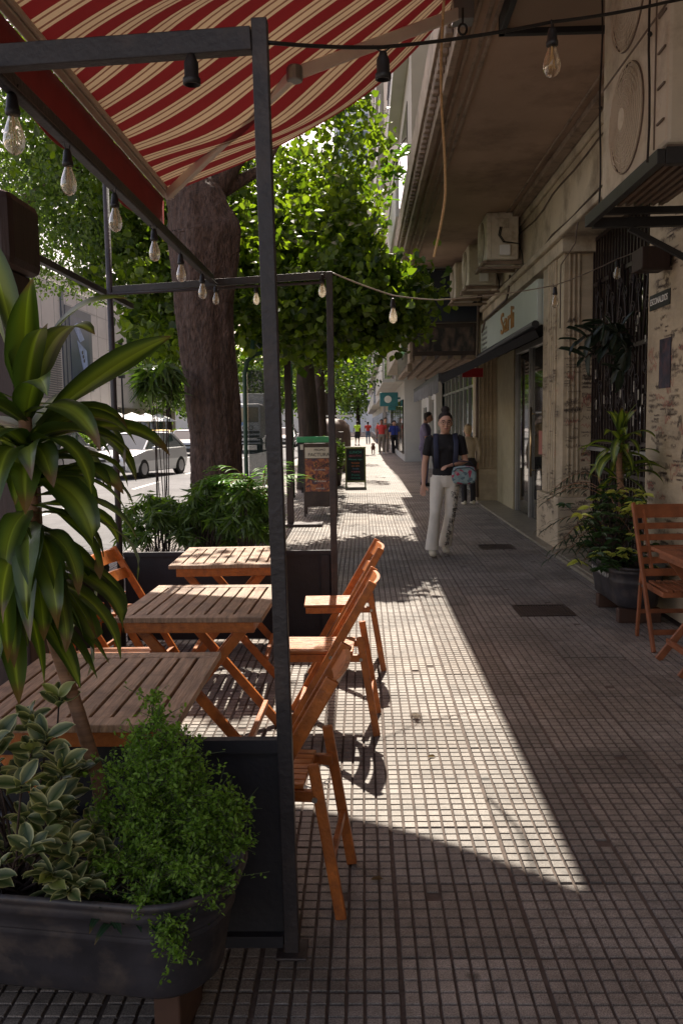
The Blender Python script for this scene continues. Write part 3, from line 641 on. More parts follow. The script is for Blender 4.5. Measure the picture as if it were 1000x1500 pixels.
# balconies and openings of the facade above (faces seen between awning and ledge)
for fl in range(6):
    z = 5.6 + fl * 3.0
    m = MB(); m.box(.72, 1.0, 17.4, 22.5, z, z + .16); m.box(.72, .79, 17.4, 22.5, z + .16, z + .8) if fl % 2 == 0 else m.box(.72, .79, 17.4, 22.5, z + .16, z + .3)
    bal = obj('balcony', m, m_far, nb, bev=.01)
    m = MB(); 
    for q in np.arange(17.45, 22.4, .13): m.box(.745, .765, q, q + .02, z + .3, z + 1.05)
    m.box(.73, .78, 17.4, 22.5, z + 1.05, z + 1.09); obj('railing', m, m_iron, bal)
    m = MB(); m.box(.985, .998, 18.0, 21.8, z + .2, z + 2.4); m.box(1.35, 2.1, 16.60, 16.615, z + .9, z + 2.2); obj('window', m, m_glassd, nb)
# far facades down the street on the right
def facade(name, label, x, y0, y1, h, mat, floors, glassm=m_glassd, gf=3.2):
    t = thing(name, label, 'building', (x + 2, (y0 + y1) / 2, 0))
    m = MB(); m.box(x, x + 10, y0, y1, gf, h); m.box(x + .35, x + 10, y0, y1, 0, gf - .004); obj('wall', m, mat, t)
    fh = (h - gf) / floors
    for k in range(floors):
        z = gf + k * fh; m = MB(); m.box(x - .5, x - .002, y0 + .6, y1 - .6, z + .002, z + .15); m.box(x - .5, x - .44, y0 + .6, y1 - .6, z + .15, z + 1.0); obj('balcony', m, m_far, t)
        y = y0 + 1
        while y < y1 - 1.6:
            m = MB(); m.box(x - .02, x - .004, y, y + 1.3, z + .4, z + fh - .5); obj('window', m, glassm, t); y += 2.6
    y = y0 + .5
    while y < y1 - 2:
        m = MB(); m.box(x + .30, x + .346, y, y + 1.9, .3, 2.5); obj('shop_window', m, glassm, t); y += 2.6
    return t
facade('apartment_building', 'pale apartment building with long balconies beyond the glass shopfront', 1.35, 34.4, 52, 27, m_far, 7)
facade('apartment_building', 'beige apartment building behind the teal hanging sign', 1.7, 52.4, 74, 30, m_far2, 8)
facade('apartment_building', 'grey white tower farthest down the pavement on the shop side', 1.5, 74.4, 150, 33, m_far, 9)
tw = thing('glass_tower', 'slender pale blue tower seen above the trees past the balconies', 'building', (-3, 170, 0))
m = MB(); m.box(-4.5, 8, 165, 180, 0, 75); obj('wall', m, MAT('pale_blue_cladding', (.50, .52, .54), .4, .08, .4, .05), tw)
m = MB()
for k in range(22):
    for j in range(5): m.box(-4.0 + j * 2.4, -2.4 + j * 2.4, 164.9, 164.99, 4 + k * 3.1, 6 + k * 3.1)
obj('window', m, m_glassg, tw)
# green panel / banner on posts above the pavement
gb = thing('green_banner', 'tall translucent green banner fixed to the facade edge', 'banner', (.9, 18, 3))
m = MB(); m.box(.90, .925, 17.6, 19.4, 3.0, 4.55); obj('sheet', m, MAT('green_sheet', (.10, .28, .14), .35, .3, 4), gb)
m = MB(); m.box(.89, .935, 17.55, 17.6, 2.95, 4.6); m.box(.89, .935, 19.4, 19.45, 2.95, 4.6); m.box(.925, .996, 17.6, 19.4, 3.2, 3.25); m.box(.925, .996, 17.6, 19.4, 4.3, 4.35); obj('frame', m, m_silver, gb)
# teal sign far
ts = thing('hanging_sign', 'teal shop sign with white oval hanging over the far pavement', 'sign', (1.2, 38, 2.4))
m = MB(); m.box(.80, 1.60, 37.9, 38.1, 2.30, 2.90); m.box(1.15, 1.5, 37.9, 38.1, 2.12, 2.295); m.box(1.6, 1.72, 37.95, 38.05, 2.6, 2.68); obj('board', m, m_teal, ts, bev=.02)
m = MB(); m.lathe((1.15, 37.895, 2.6), [(.0, 0), (.16, 0), (.16, -.02), (.0, -.02)], 20, 'y'); obj('emblem', m, m_white, ts)

# ================================================================== AIR CONDITIONERS
def ac_unit(x0, x1, y0, y1, z0, z1, fans, label, group=None, dark_br=False, depth_br=.1):
    t = thing('air_conditioner', label, 'air conditioner', ((x0 + x1) / 2, (y0 + y1) / 2, z0), group)
    m = MB(); m.box(x0, x1, y0, y1, z0, z1); obj('casing', m, m_ac, t, bev=.022)
    h = (z1 - z0) / fans; fy = y0 + (y1 - y0) * (.56 if fans > 1 else .58)
    for k in range(fans):
        cz = z0 + h * (k + .5); rr_ = min(h, (y1 - y0) * .82) * .44
        m = MB(); m.lathe((x0, fy, cz), [(rr_, .004), (rr_, -.006), (rr_ * .98, -.008), (rr_ * .98, .002)], 36, 'x')
        obj('fan_recess', m, m_acg, t, smooth=False)
        m = MB()
        nr = 9
        for j in range(nr):
            q = rr_ * (.22 + .76 * j / (nr - 1)); pts = [(x0 - .016 - .012 * (1 - j / nr), fy + math.cos(2 * PI * i / 36) * q, cz + math.sin(2 * PI * i / 36) * q) for i in range(37)]
            m.tube(pts, .0035, 4, False)
        for i in range(30):
            a = 2 * PI * i / 30; m.tube([(x0 - .028, fy + math.cos(a) * rr_ * .2, cz + math.sin(a) * rr_ * .2), (x0 - .012, fy + math.cos(a + .3) * rr_ * .98, cz + math.sin(a + .3) * rr_ * .98)], .0025, 4, False)
        g = obj('fan_grille', m, m_ac, t, smooth=True)
        m = MB(); m.lathe((x0 - .032, fy, cz), [(0, -.006), (rr_ * .2, -.004), (rr_ * .2, .006), (0, .008)], 20, 'x'); obj('hub', m, m_ac, g)
    if fans > 1:
        m = MB(); m.box(x0 - .004, x0 + .01, y0 + .03, y1 - .02, z0 + h - .006, z0 + h + .006)
        m.box(x0 - .006, x0 + .01, y0 + .17, y0 + .18, z0 + .02, z1 - .02)
        for k in range(8): m.box(x0 - .010, x0 + .002, y0 + .03, y0 + .13, z0 + .12 + k * .17, z0 + .13 + k * .17)
        obj('seam', m, m_acg, t)
        m = MB(); m.box(x0 + .13, x1 - .05, y0 - .012, y0 + .004, z0 + .10, z1 - .05); m.box(x0 + .16, x1 - .08, y0 - .02, y0 - .01, z0 + .14, z1 - .1); obj('side_panel', m, m_ac, t, bev=.008)
    w = x1 - x0
    if fans == 1:
        m = MB(); m.box(x0 + w * .35, x0 + w * .68, y0 - .02, y0 + .004, z0 + h * .66, z0 + h * .86); m.box(x0 + w * .12, x0 + w * .16, y0 - .006, y0 + .004, z0 + .03, z1 - .03); obj('service_cover', m, m_ac, t, bev=.008)
        m = MB(); m.box(x0 + w * .4, x0 + w * .72, y0 - .06, y0 + .004, z0 + h * .08, z0 + h * .30); obj('valve_box', m, m_white, t, bev=.008)
        m = MB()
        for q in (0, .02): m.tube([(x0 + w * .42 + q, y0 - .03, z0 + h * .68), (x0 + w * .36 + q, y0 - .05, z0 + h * .5), (x0 + w * .5 + q, y0 - .05, z0 + h * .36), (x1, y0 - .03, z0 + h * .32), (x1 + .06, y0 + .05, z0 + h * .1), (x1 + .08, y0 + .1, z0 - .1)], .008, 6)
        obj('hose', m, m_wire, t, smooth=True)
    m = MB()
    if not dark_br:
        for yy in (y0 + .08, y1 - .1): m.box(x0 - .05, 2.299, yy, yy + .04, z0 - .05, z0 - .004)
        m.box(x0 - .05, x0, y0 - .02, y1 + .02, z0 - .055, z0 - .01)
        m.box(x0 - .12, 2.299, y0 - .03, y0 + .01, z0 - .13, z0 - .10)
        obj('bracket', m, m_cornice, t, bev=.004)
    return t
ac_unit(1.77, 2.22, 12.30, 13.15, 3.80, 4.445, 1, 'square air conditioner beside the ledge with white valve box and hanging hoses', 'small air conditioners under the ledge')
ac_unit(1.74, 2.18, 14.1, 14.9, 3.74, 4.38, 1, 'middle small air conditioner, partly hidden behind the square one', 'small air conditioners under the ledge')
ac_unit(1.68, 2.08, 15.5, 16.3, 3.74, 4.36, 1, 'air conditioner farthest along the ledge, next to the blue panel', 'small air conditioners under the ledge')
big = ac_unit(1.50, 1.90, 4.36, 5.50, 2.88, 4.20, 2, 'large double fan air conditioner on a black steel bracket at top right', None, True)
m = MB()
m.box(1.43, 1.47, 4.28, 5.62, 2.76, 2.83); m.box(1.472, 2.348, 4.28, 4.33, 2.76, 2.84); m.box(1.472, 2.348, 5.57, 5.62, 2.75, 2.81); m.box(1.472, 2.348, 5.44, 5.48, 2.80, 2.84)
m.beam((1.7, 4.30, 2.75), (2.34, 4.30, 2.45), .035, .035); m.beam((1.7, 5.58, 2.74), (2.34, 5.58, 2.40), .035, .035)
br = obj('steel_bracket', m, m_black, big, bev=.003)
m = MB()
for k in range(7): m.box(1.53 + k * .05, 1.555 + k * .05, 4.40, 5.44, 2.842, 2.868)
m.box(1.51, 1.89, 4.38, 5.46, 2.862, 2.879); obj('base_pan', m, m_acg, big)
m = MB(); m.tube([(1.8, 4.75, 2.86), (1.78, 4.7, 2.80), (1.74, 4.62, 2.72), (1.8, 4.55, 2.66), (2.1, 4.5, 2.5), (2.34, 4.5, 2.4)], .014, 8); obj('pipe', m, MAT('aged_pipe', (.2, .13, .09), .6, .2), big, smooth=True)
wb = thing('wall_box', 'small dark box fixed on the scribbled pillar below the large air conditioner', 'box', (2.25, 6.7, 2.75))
m = MB(); m.box(2.11, 2.32, 6.6, 6.86, 2.67, 2.83); m.box(2.32, 2.349, 6.66, 6.8, 2.7, 2.8); obj('housing', m, m_brown, wb, bev=.006); m = MB(); m.box(2.10, 2.33, 6.585, 6.6, 2.65, 2.67); obj('lip', m, m_iron, wb)
# hanging cables in front of the large unit
for (x, y, z0, z1, lab) in ((1.46, 5.40, 2.84, 4.34, 'thin black cable hanging at the far edge of the large air conditioner'), (1.40, 4.33, 2.78, 4.34, 'thin black cable hanging in front of the large air conditioner fans')):
    m = MB(); m.tube([(x + .006 * math.sin(k * 1.3), y, z0 + (z1 - z0) * k / 9) for k in range(10)], .006, 5); m.ball((x, y, z0 + (z1 - z0) * .38), .013, n=6, m=5); tag(obj('hanging_cable', m, m_wire), lab, 'cable', 'cables by the large air conditioner')

# ================================================================== STRIPED AWNING
aw = thing('striped_awning', 'large red and cream striped folding awning over the cafe tables', 'awning', (0, 4, 3.5))
XW, ZW, XF, ZF = .74, 4.50, -1.37, 3.22; YA, YB_ = .8, 6.35
nu, nv = 90, 40; V = []; C = []
for i in range(nu + 1):
    y = YA + (YB_ - YA) * i / nu
    for j in range(nv + 1):
        s = j / nv; x = XW + (XF - XW) * s; z = ZW + (ZF - ZW) * s
        sag = .02 * math.sin(PI * s) * math.sin(y * 8 + s * 9) + .17 * math.sin(PI * s) * (.6 + .45 * math.sin(y * 1.1 + .5)) + .07 * math.sin(PI * s) * math.sin(y * 3.1 + s * 4) + .03 * math.sin(PI * s) * math.exp(-((y - YB_) / .5) ** 2)
        V.append((x, y, z - sag)); C.append((y + .05 * math.sin(s * 3.0) * .5 + .035 * math.sin(s * 7 + y * 2) * math.sin(PI * s), s, 0, 1))
F = [(i * (nv + 1) + j, (i + 1) * (nv + 1) + j, (i + 1) * (nv + 1) + j + 1, i * (nv + 1) + j + 1) for i in range(nu) for j in range(nv)]
np_mesh('canopy_cloth', np.array(V), np.array(F), m_stripe, aw, cols=np.array(C), smooth=True)
m = MB()
m.tube([(XW + .02, YA - .1, ZW + .02), (XW + .02, YB_ - .02, ZW + .02)], .055, 14)
obj('roller', m, m_valance, aw, smooth=True)
m = MB(); m.box(XF - .03, XF + .01, YA - .05, YB_ + .03, ZF - .035, ZF + .03); m.box(XF + .014, XF + .03, YA - .05, YB_ + .03, ZF - .028, ZF + .0); m.box(XF - .05, XF - .034, YA - .05, YB_ + .03, ZF - .02, ZF + .03)
obj('front_bar', m, m_rail, aw, bev=.004)
V = []; 
for i in range(91):
    y = YA - .05 + (YB_ + .06 - YA) * i / 90
    for j in range(7):
        V.append((XF - .045 - .012 * math.sin(y * 5) * j / 6, y, ZF - .03 - (.30 + .008 * math.sin(y * 11)) * j / 6))
F = [(i * 7 + j, i * 7 + j + 1, (i + 1) * 7 + j + 1, (i + 1) * 7 + j) for i in range(90) for j in range(6)]
vo = np_mesh('valance', np.array(V), np.array(F), m_valance, aw, smooth=True); md = vo.modifiers.new('t', 'SOLIDIFY'); md.thickness = .004
for (ya, ye, yw) in ((6.18, 5.42, 6.2), (1.2, 1.9, 1.2)):
    m = MB(); e = (-.38, ye, 3.66); m.beam((XF + .03, ya, ZF - .05), e, .045, .065); m.beam(e, (XW - .02, yw, ZW - .16), .05, .075)
    a = obj('folding_arm', m, m_arm, aw, bev=.01)
    m = MB(); m.lathe((e[0], e[1], e[2] - .045), [(.045, 0), (.05, .01), (.05, .08), (.045, .09)], 14); m.box(XW - .08, XW + .06, yw - .05, yw + .08, ZW - .22, ZW - .09); obj('joint', m, m_silver, a, bev=.003)
m = MB(); m.tube([(XW - .03, 6.05, ZW - .2), (XW - .03, 6.05, ZW - .30)], .008, 6)
m.tube([(XW - .03 + .028 * math.cos(a), 6.05, ZW - .335 + .035 * math.sin(a)) for a in [k * PI / 6 for k in range(13)]], .008, 6); obj('crank_eye', m, m_black, aw, smooth=True)
# rope hanging from awning side
m = MB(); pts = []
for k in range(30):
    t = k / 29; z = 4.0 - 1.42 * t; pts.append((.53 - .012 * math.sin(t * 7) - (.20 * max(0, t - .72) ** 1.35 / .28 ** .35), 5.55 + .02 * math.sin(t * 5), z))
m.tube(pts, .0085, 7); m.tube([(.53, 5.55, 3.99), (.55, 5.56, 4.38)], .0085, 7); tag(obj('rope', m, m_rope, smooth=True), 'pale rope hanging loose from the awning at the ledge edge', 'rope')

# ================================================================== STEEL FRAME OF THE TERRACE
fr = thing('terrace_frame', 'dark steel frame of square tubes with low panels around the tables', 'frame', (-1, 4, 0))
m = MB(); m.beam((-.225, 2.36, 0), (-.255, 2.36, 2.60), .042, .042, (0, 1, 0)); m.box(-.27, -.18, 2.31, 2.41, 0.001, .010); obj('post', m, m_steel, fr, bev=.003)
m = MB(); m.box(-.23, -.185, 5.88, 5.925, 0, 2.565); obj('post', m, m_steel, fr, bev=.003)
m = MB(); m.tube([(-1.715, 5.9, 0), (-1.70, 5.9, 3.25)], .022, 10); obj('post', m, m_steel, fr, smooth=True)
m = MB(); m.beam((-2.4, 2.355, 2.46), (-.276, 2.355, 2.548), .042, .06); obj('beam', m, m_steel, fr, bev=.003)
m = MB(); m.beam((-1.68, 5.9, 2.475), (-.232, 5.9, 2.545), .04, .045); m.tube([(-1.70, 5.86, 2.44), (-.24, 5.86, 2.49)], .010, 6); obj('beam', m, m_steel, fr, bev=.002)
m = MB(); m.beam((-1.0, 2.40, 2.535), (-1.0, 5.87, 2.53), .036, .05); m.tube([(-.97, 2.2, 2.50), (-.965, 5.9, 2.49)], .009, 6); obj('beam', m, m_steel, fr, bev=.002)
m = MB(); m.beam((-1.76, 1.2, 2.47), (-1.77, 6.7, 2.475), .034, .04); obj('beam', m, m_steel, fr, bev=.002)
m = MB(); m.box(-1.9, -.25, 2.372, 2.384, .02, .645); m.box(-1.9, -.25, 2.345, 2.372, .61, .648); m.box(-1.9, -.25, 2.345, 2.372, .02, .055); obj('panel', m, m_panel, fr)
m = MB(); m.box(-1.69, -.19, 5.93, 5.945, .03, .66); m.box(-1.69, -.19, 5.905, 5.928, .635, .665); m.box(-.30, -.24, 5.905, 5.928, .03, .632); obj('panel', m, m_panel, fr)
m = MB(); m.box(-1.80, -1.785, 3.3, 5.88, .03, .62); m.box(-1.83, -1.775, 3.2, 5.9, .62, .65); obj('panel', m, m_panel, fr)
# tall brown wooden post with box top, left
bp = thing('wooden_post', 'wide dark brown wooden post with a rounded box top behind the big dracaena', 'post', (-1.4, 3.3, 0))
m = MB(); m.box(-1.72, -1.31, 3.24, 3.45, 0, 2.14); obj('shaft', m, m_brown, bp, bev=.01)
m = MB(); m.box(-1.82, -1.275, 3.18, 3.5, 2.142, 2.42); obj('top_box', m, m_brown, bp, bev=.035)
m = MB(); m.box(-1.39, -1.385, 3.17, 3.179, 2.16, 2.39); m.box(-1.5, -1.495, 3.17, 3.179, 2.16, 2.39); obj('batten', m, m_iron, bp)

# ================================================================== STRING LIGHTS
def cable(name, label, pts, r=.006, mat=None, group=None, nseg=40):
    P = [Vector(p) for p in pts]; out = []
    for i in range(len(P) - 1):
        for k in range(nseg // (len(P) - 1)):
            t = k / (nseg // (len(P) - 1)); p = P[i].lerp(P[i + 1], t); sag = 4 * t * (1 - t) * (P[i + 1] - P[i]).length * .012; out.append(p - Vector((0, 0, sag)))
    out.append(P[-1]); m = MB(); m.tube(out, r, 6); return tag(obj(name, m, mat or m_wire, smooth=True), label, 'cable', group)
def bulb_proto():
    t = thing('light_bulb', 'x', 'light bulb', (0, 0, 0), 'bulbs of the string lights')
    m = MB(); m.lathe((0, 0, 0), [(.004, .0), (.012, -.006), (.016, -.02), (.019, -.05), (.0215, -.052), (.021, -.066), (.017, -.068)], 14)
    m.tube([(-.02, 0, .018), (-.010, 0, -.008)], .0025, 4); m.tube([(.02, 0, .018), (.010, 0, -.008)], .0025, 4); obj('socket', m, m_black, t, smooth=True)
    m = MB(); m.lathe((0, 0, 0), [(.013, -.062), (.014, -.075), (.021, -.095), (.0285, -.118), (.031, -.138), (.028, -.158), (.018, -.172), (.006, -.178), (.001, -.179)], 18)
    g = obj('glass', m, m_bulb, t, smooth=True)
    m = MB(); m.tube([(0, 0, -.07), (0, 0, -.10)], .004, 6)
    for a in range(6): c, s_ = math.cos(a), math.sin(a); m.tube([(c * .005, s_ * .005, -.1), (c * .011, s_ * .011, -.15)], .0012, 4)
    obj('filament', m, m_fil, g)
    return t
bulb = bulb_proto()
B = [(-1.0, 2.56, 2.515, 'nearest bulb, hanging under the steel beam at the top left corner'), (-.975, 2.95, 2.475, 'second bulb along the steel beam, left of the red valance'),
     (-.975, 3.50, 2.475, 'third bulb along the steel beam, beside the thin round post'), (-.975, 4.15, 2.48, 'fourth bulb along the steel beam under the valance'),
     (-.975, 4.75, 2.48, 'fifth bulb along the steel beam, against the trunk edge'), (-.97, 5.35, 2.475, 'sixth bulb along the steel beam, close to the beam crossing'),
     (-.96, 5.78, 2.475, 'bulb at the crossing of the two steel beams before the tree trunk'), (-.70, 5.86, 2.48, 'bulb on the far beam close beside the tall near post'), (-.255, 5.86, 2.545, 'bulb at the far corner post of the frame')]
for i, (x, y, z, lab) in enumerate(B):
    if i == 0: bulb.location = (x, y, z); bulb['label'] = lab
    else: copy_tree(bulb, (x, y, z), random.random() * 6, lab, (.72, .72, .72) if i in (6, 7) else (.86, .86, .86))
copy_tree(bulb, (.62, 2.87, 2.785), 1.2, 'large clear bulb hanging under the brown ceiling near the big air conditioner', (.9, .9, .86))
copy_tree(bulb, (.235, 6.3, 2.44), .6, 'bulb on the pale cable in front of the bright green leaves')
copy_tree(bulb, (1.63, 7.35, 2.66), .3, 'small bulb hanging on the cable before the fluted pillar')
copy_tree(bulb, (2.28, 7.82, 2.96), .9, 'bulb hanging in front of the iron gate')
# empty sockets
def socket(loc, lab):
    t = thing('lamp_socket', lab, 'lamp socket', loc, 'empty sockets on the near cable'); m = MB()
    m.lathe(loc, [(.010, .012), (.014, .0), (.019, -.01), (.019, -.045), (.0235, -.05), (.0235, -.064), (.018, -.066), (.017, -.05)], 14); obj('holder', m, m_black, t, smooth=True)
    m = MB(); m.tube([(loc[0] - .03, loc[1], loc[2] + .03), (loc[0], loc[1], loc[2] + .008), (loc[0] + .03, loc[1], loc[2] + .03)], .003, 5); obj('wire_loop', m, m_wire, t, smooth=True)
socket((-.435, 2.34, 2.50), 'empty black lamp socket hanging under the top steel beam'); socket((.075, 2.6, 2.60), 'empty black lamp socket on the cable below the awning arm')
cable('cable', 'black cable running from the near post up to the large air conditioner', [(-.24, 2.36, 2.545), (.075, 2.6, 2.625), (.62, 2.87, 2.80), (1.03, 3.05, 2.93), (1.9, 3.5, 3.30), (2.35, 3.7, 3.45)], .0055)
cable('cable', 'pale cable running from the far frame post across to the iron gate', [(-.2, 5.9, 2.565), (.235, 6.3, 2.46), (.57, 6.5, 2.45), (1.63, 7.35, 2.67), (2.28, 7.82, 2.96), (2.66, 8.0, 3.12)], .005, m_wirep)

# ================================================================== FURNITURE
def chair(label, mat, slatm, top=.78, nsl=2, group=None, hw=.205):
    # folding chair facing -x; floor origin under the rear feet
    t = thing('folding_chair', label, 'chair', (0, 0, 0), group)
    ft, tp = Vector((-.40, 0, 0)), Vector((.05 + (top - .78) * .25, 0, top))
    def on(z): return ft.lerp(tp, z / top)
    for s in (-1, 1):
        m = MB(); m.beam(ft + Vector((0, s * hw, 0)), tp + Vector((0, s * hw, 0)), .022, .043, (1, 0, 0)); obj('leg', m, mat, t, bev=.005)
        m = MB(); m.beam((-.02, s * (hw - .035), .50), (.06, s * (hw - .035), 0), .02, .035, (1, 0, 0)); obj('leg', m, mat, t, bev=.004)
    m = MB()
    for k in range(6):
        a = -.43 + k * .062; m.box(a, a + .052, -hw + .055, hw - .055, .405, .42) if False else None
    for k in range(7):
        a = -hw + .058 + k * ((2 * hw - .116) / 7); m.box(-.43, -.055, a, a + .036, .408, .424)
    s_ = obj('seat', m, slatm, t, bev=.003)
    m = MB()
    for s in (-1, 1): m.box(-.40, -.0, s * (hw - .058) - .011, s * (hw - .058) + .011, .37, .407)
    m.box(-.42, -.39, -hw + .045, hw - .045, .372, .407); obj('seat_rail', m, mat, s_, bev=.003)
    nseg = 10
    zs = [(top - .085, top - .01), (top - .19, top - .13)] if nsl == 2 else [(top - .10, top - .01)] + [(top - .10 - .075 * k, top - .06 - .075 * k) for k in range(1, 6)]
    for (za, zb) in zs:
        m = MB()
        for i in range(nseg):
            y0, y1 = -hw + .012 + (2 * hw - .024) * i / nseg, -hw + .012 + (2 * hw - .024) * (i + 1) / nseg
            def bx(y): return .028 * (1 - (y / hw) ** 2)
            a = []
            for z in (za, zb):
                px = on(z).x + (0 if nsl == 2 else 0)
                for y in (y0, y1):
                    for th in (-.008, .008): a.append((px + bx(y) + th, y, z))
            m.add(a, [(0, 1, 3, 2), (4, 6, 7, 5), (0, 4, 5, 1), (2, 3, 7, 6), (0, 2, 6, 4), (1, 5, 7, 3)])
        obj('backrest', m, mat, t)
    if nsl > 2:
        m = MB()
        for s in (-1, 1):
            a, b_ = on(.50), on(top - .05); m.beam(a + Vector((.02, s * (hw - .07), 0)), b_ + Vector((.02, s * (hw - .07), 0)), .018, .04, (1, 0, 0))
        c = on(.50); m.box(c.x - .012, c.x + .012, -hw + .01, hw - .01, .47, .52); obj('back_frame', m, mat, t, bev=.003)
    m = MB(); m.box(.022, .04, -hw + .04, hw - .04, .17, .20); obj('stretcher', m, mat, t, bev=.003)
    m = MB(); c = on(.12); m.box(c.x - .01, c.x + .012, -hw + .01, hw - .01, .105, .14); obj('stretcher', m, mat, t, bev=.003)
    m = MB()
    for s in (-1, 1):
        c = on(.415); m.lathe((c.x, s * (hw + .011), .41), [(.0, 0), (.009, 0), (.009, s * .005), (.0, s * .005)], 8, 'y'); c = (-.015, 0, .39); m.lathe((c[0], s * (hw - .024), .39), [(0, 0), (.009, 0), (.009, s * .006), (0, s * .006)], 8, 'y')
    obj('bolt', m, m_steelbolt, t)
    return t
GC = 'orange folding chairs round the terrace tables'
ch = chair('orange folding chair with sunlit seat beside the far table', m_orange, m_orangeX, group=GC); ch.location = (.05, 5.38, 0); ch.rotation_euler = (0, 0, R(2))
copy_tree(ch, (-.0, 4.27, 0), R(-2), 'orange folding chair with sunlit slatted seat at the middle table')
copy_tree(ch, (-.13, 2.70, 0), R(-5), 'nearest folding chair, its legs in front of the dark panel edge')
copy_tree(ch, (-1.58, 5.18, 0), R(174), 'folding chair standing against the far panel on the street side')
copy_tree(ch, (-1.50, 4.08, 0), R(183), 'folding chair half hidden behind the hanging dracaena leaves')
rc = chair('red brown folding chair with slatted back by the right wall', m_red_wood, m_red_wood, top=.95, nsl=6, hw=.23); rc.location = (2.14, 5.98, 0); rc.rotation_euler = (0, 0, R(90))
def table(label, group, mat=None, leg=None, w=.65, l=.76):
    t = thing('folding_table', label, 'table', (0, 0, 0), group); mat = mat or m_top; leg = leg or m_orange
    m = MB(); n = 8; hw, hl = w / 2, l / 2; sw = (w - .14) / n
    m.box(-hw, hw, -hl, -hl + .065, .697, .72); m.box(-hw, hw, hl - .065, hl, .697, .72)
    m.box(-hw, -hw + .065, -hl + .068, hl - .068, .697, .7195); m.box(hw - .065, hw, -hl + .068, hl - .068, .697, .7195)
    for k in range(n): m.box(-hw + .073 + k * sw, -hw + .073 + (k + 1) * sw - .009, -hl + .070, hl - .070, .699, .7185)
    obj('tabletop', m, mat, t, bev=.003)
    m = MB()
    for s in (-1, 1): m.box(-hw + .04, hw - .04, s * (hl - .04) - .011, s * (hl - .04) + .011, .645, .695)
    for s in (-1, 1): m.box(s * (hw - .05) - .011, s * (hw - .05) + .011, -hl + .055, hl - .055, .650, .695)
    obj('apron', m, leg, t, bev=.003)
    for s in (-1, 1):
        yy = s * (hl - .085)
        m = MB(); m.beam((-hw + .07, yy, .68), (hw - .02, yy, 0), .024, .045, (0, 0, 1)); obj('leg', m, leg, t, bev=.004)
        yy = s * (hl - .115)
        m = MB(); m.beam((hw - .07, yy, .68), (-hw + .02, yy, 0), .024, .045, (0, 0, 1)); obj('leg', m, leg, t, bev=.004)
    m = MB()
    for (a, z) in ((hw - .09, .10), (-hw + .09, .10)): m.box(a - .012, a + .012, -hl + .09, hl - .09, z, z + .035)
    obj('stretcher', m, leg, t, bev=.003)
    return t
GT = 'folding slatted tables on the terrace'
tb = table('slatted folding table in the shade, nearest behind the low dark panel', GT); tb.location = (-.845, 2.79, 0)
tb.location = (-.85, 2.66, 0)
copy_tree(tb, (-.755, 3.98, 0), R(-1.5), 'slatted folding table in dappled sun, middle of the row of three')
copy_tree(tb, (-.85, 5.38, 0), R(2), 'slatted folding table farthest from view, touching the far panel')
rt_ = table('red brown folding table at the right edge beside the slatted chair', None, m_red_wood, m_red_wood, .62, .62); rt_.location = (2.17, 5.22, 0)
# chain at the table legs
m = MB()
for k in range(26):
    c = Vector((-.46 + .012 * k, 3.55 - .3 * abs(math.sin(k * .25)) * .3, .012 + .004 * (k % 2))); m.tube([c + Vector((.011 * math.cos(a), (.006 * math.sin(a)) if k % 2 else 0, 0 if k % 2 else .006 * math.sin(a))) for a in [q * PI / 4 for q in range(9)]], .0022, 4)
tag(obj('chain', m, m_steelbolt), 'thin metal chain lying at the foot of the middle table', 'chain')

# ================================================================== TUB PLANTERS
def tub(label, x0, x1, y0, y1, z0, z1, feet, group):
    t = thing('tub_planter', label, 'planter', ((x0 + x1) / 2, (y0 + y1) / 2, 0), group)
    L_ = max(x1 - x0, y1 - y0); alongx = (x1 - x0) > (y1 - y0); cx_, cy_ = (x0 + x1) / 2, (y0 + y1) / 2
    def ring(inset, z, n=48):
        hx, hy = (x1 - x0) / 2 - inset, (y1 - y0) / 2 - inset; r_ = min(hx, hy) * .95; out = []
        for k in range(n):
            a = 2 * PI * (k + .5) / n; c, s_ = math.cos(a), math.sin(a)
            px = math.copysign(hx - r_, c) + r_ * c; py = math.copysign(hy - r_, s_) + r_ * s_; out.append((cx_ + px, cy_ + py, z))
        return out
    H = z1 - z0; prof = [(.10, z0 + .004), (.075, z0), (.055, z0 + .02), (.045, z0 + H * .3), (.028, z0 + H * .6), (.022, z0 + H * .63), (.026, z0 + H * .66), (.012, z1 - .05), (.004, z1 - .045), (.008, z1 - .03), (.008, z1 - .02), (-.008, z1 - .012), (-.012, z1), (-.004, z1 + .008), (.008, z1), (.03, z1 - .12)]
    m = MB(); vs = []; n = 48
    for q in prof: vs += ring(*q)
    fs = [(i * n + k, i * n + (k + 1) % n, (i + 1) * n + (k + 1) % n, (i + 1) * n + k) for i in range(len(prof) - 1) for k in range(n)]; fs.append(tuple(range(n))[::-1]); m.add(vs, fs)
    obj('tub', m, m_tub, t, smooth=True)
    m = MB(); vs = ring(.03, z1 - .06); m.add(vs + [(cx_, cy_, z1 - .04)], [(k, (k + 1) % n, n) for k in range(n)]); obj('soil', m, m_soil, t)
    for (a, b_, c, d) in feet:
        m = MB(); m.box(a, b_, c, d, 0.001, z0 - .001); obj('wooden_foot', m, m_brown if group is None else m_orangeD, t, bev=.006)
    return t
m_orangeD = MAT('stained_wood_block', (.07, .032, .018), .7, .3, 6, .2)
GP = 'long dark tub planters'
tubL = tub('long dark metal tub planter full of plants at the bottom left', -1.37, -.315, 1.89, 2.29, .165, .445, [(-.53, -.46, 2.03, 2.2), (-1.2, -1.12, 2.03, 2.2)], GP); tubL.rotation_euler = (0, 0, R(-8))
tubR = tub('dark tub planter with white scrawl on wooden blocks by the gate', 1.88, 2.30, 6.32, 7.30, .11, .43, [(1.93, 2.25, 6.42, 6.50), (1.93, 2.25, 6.98, 7.07)], GP)
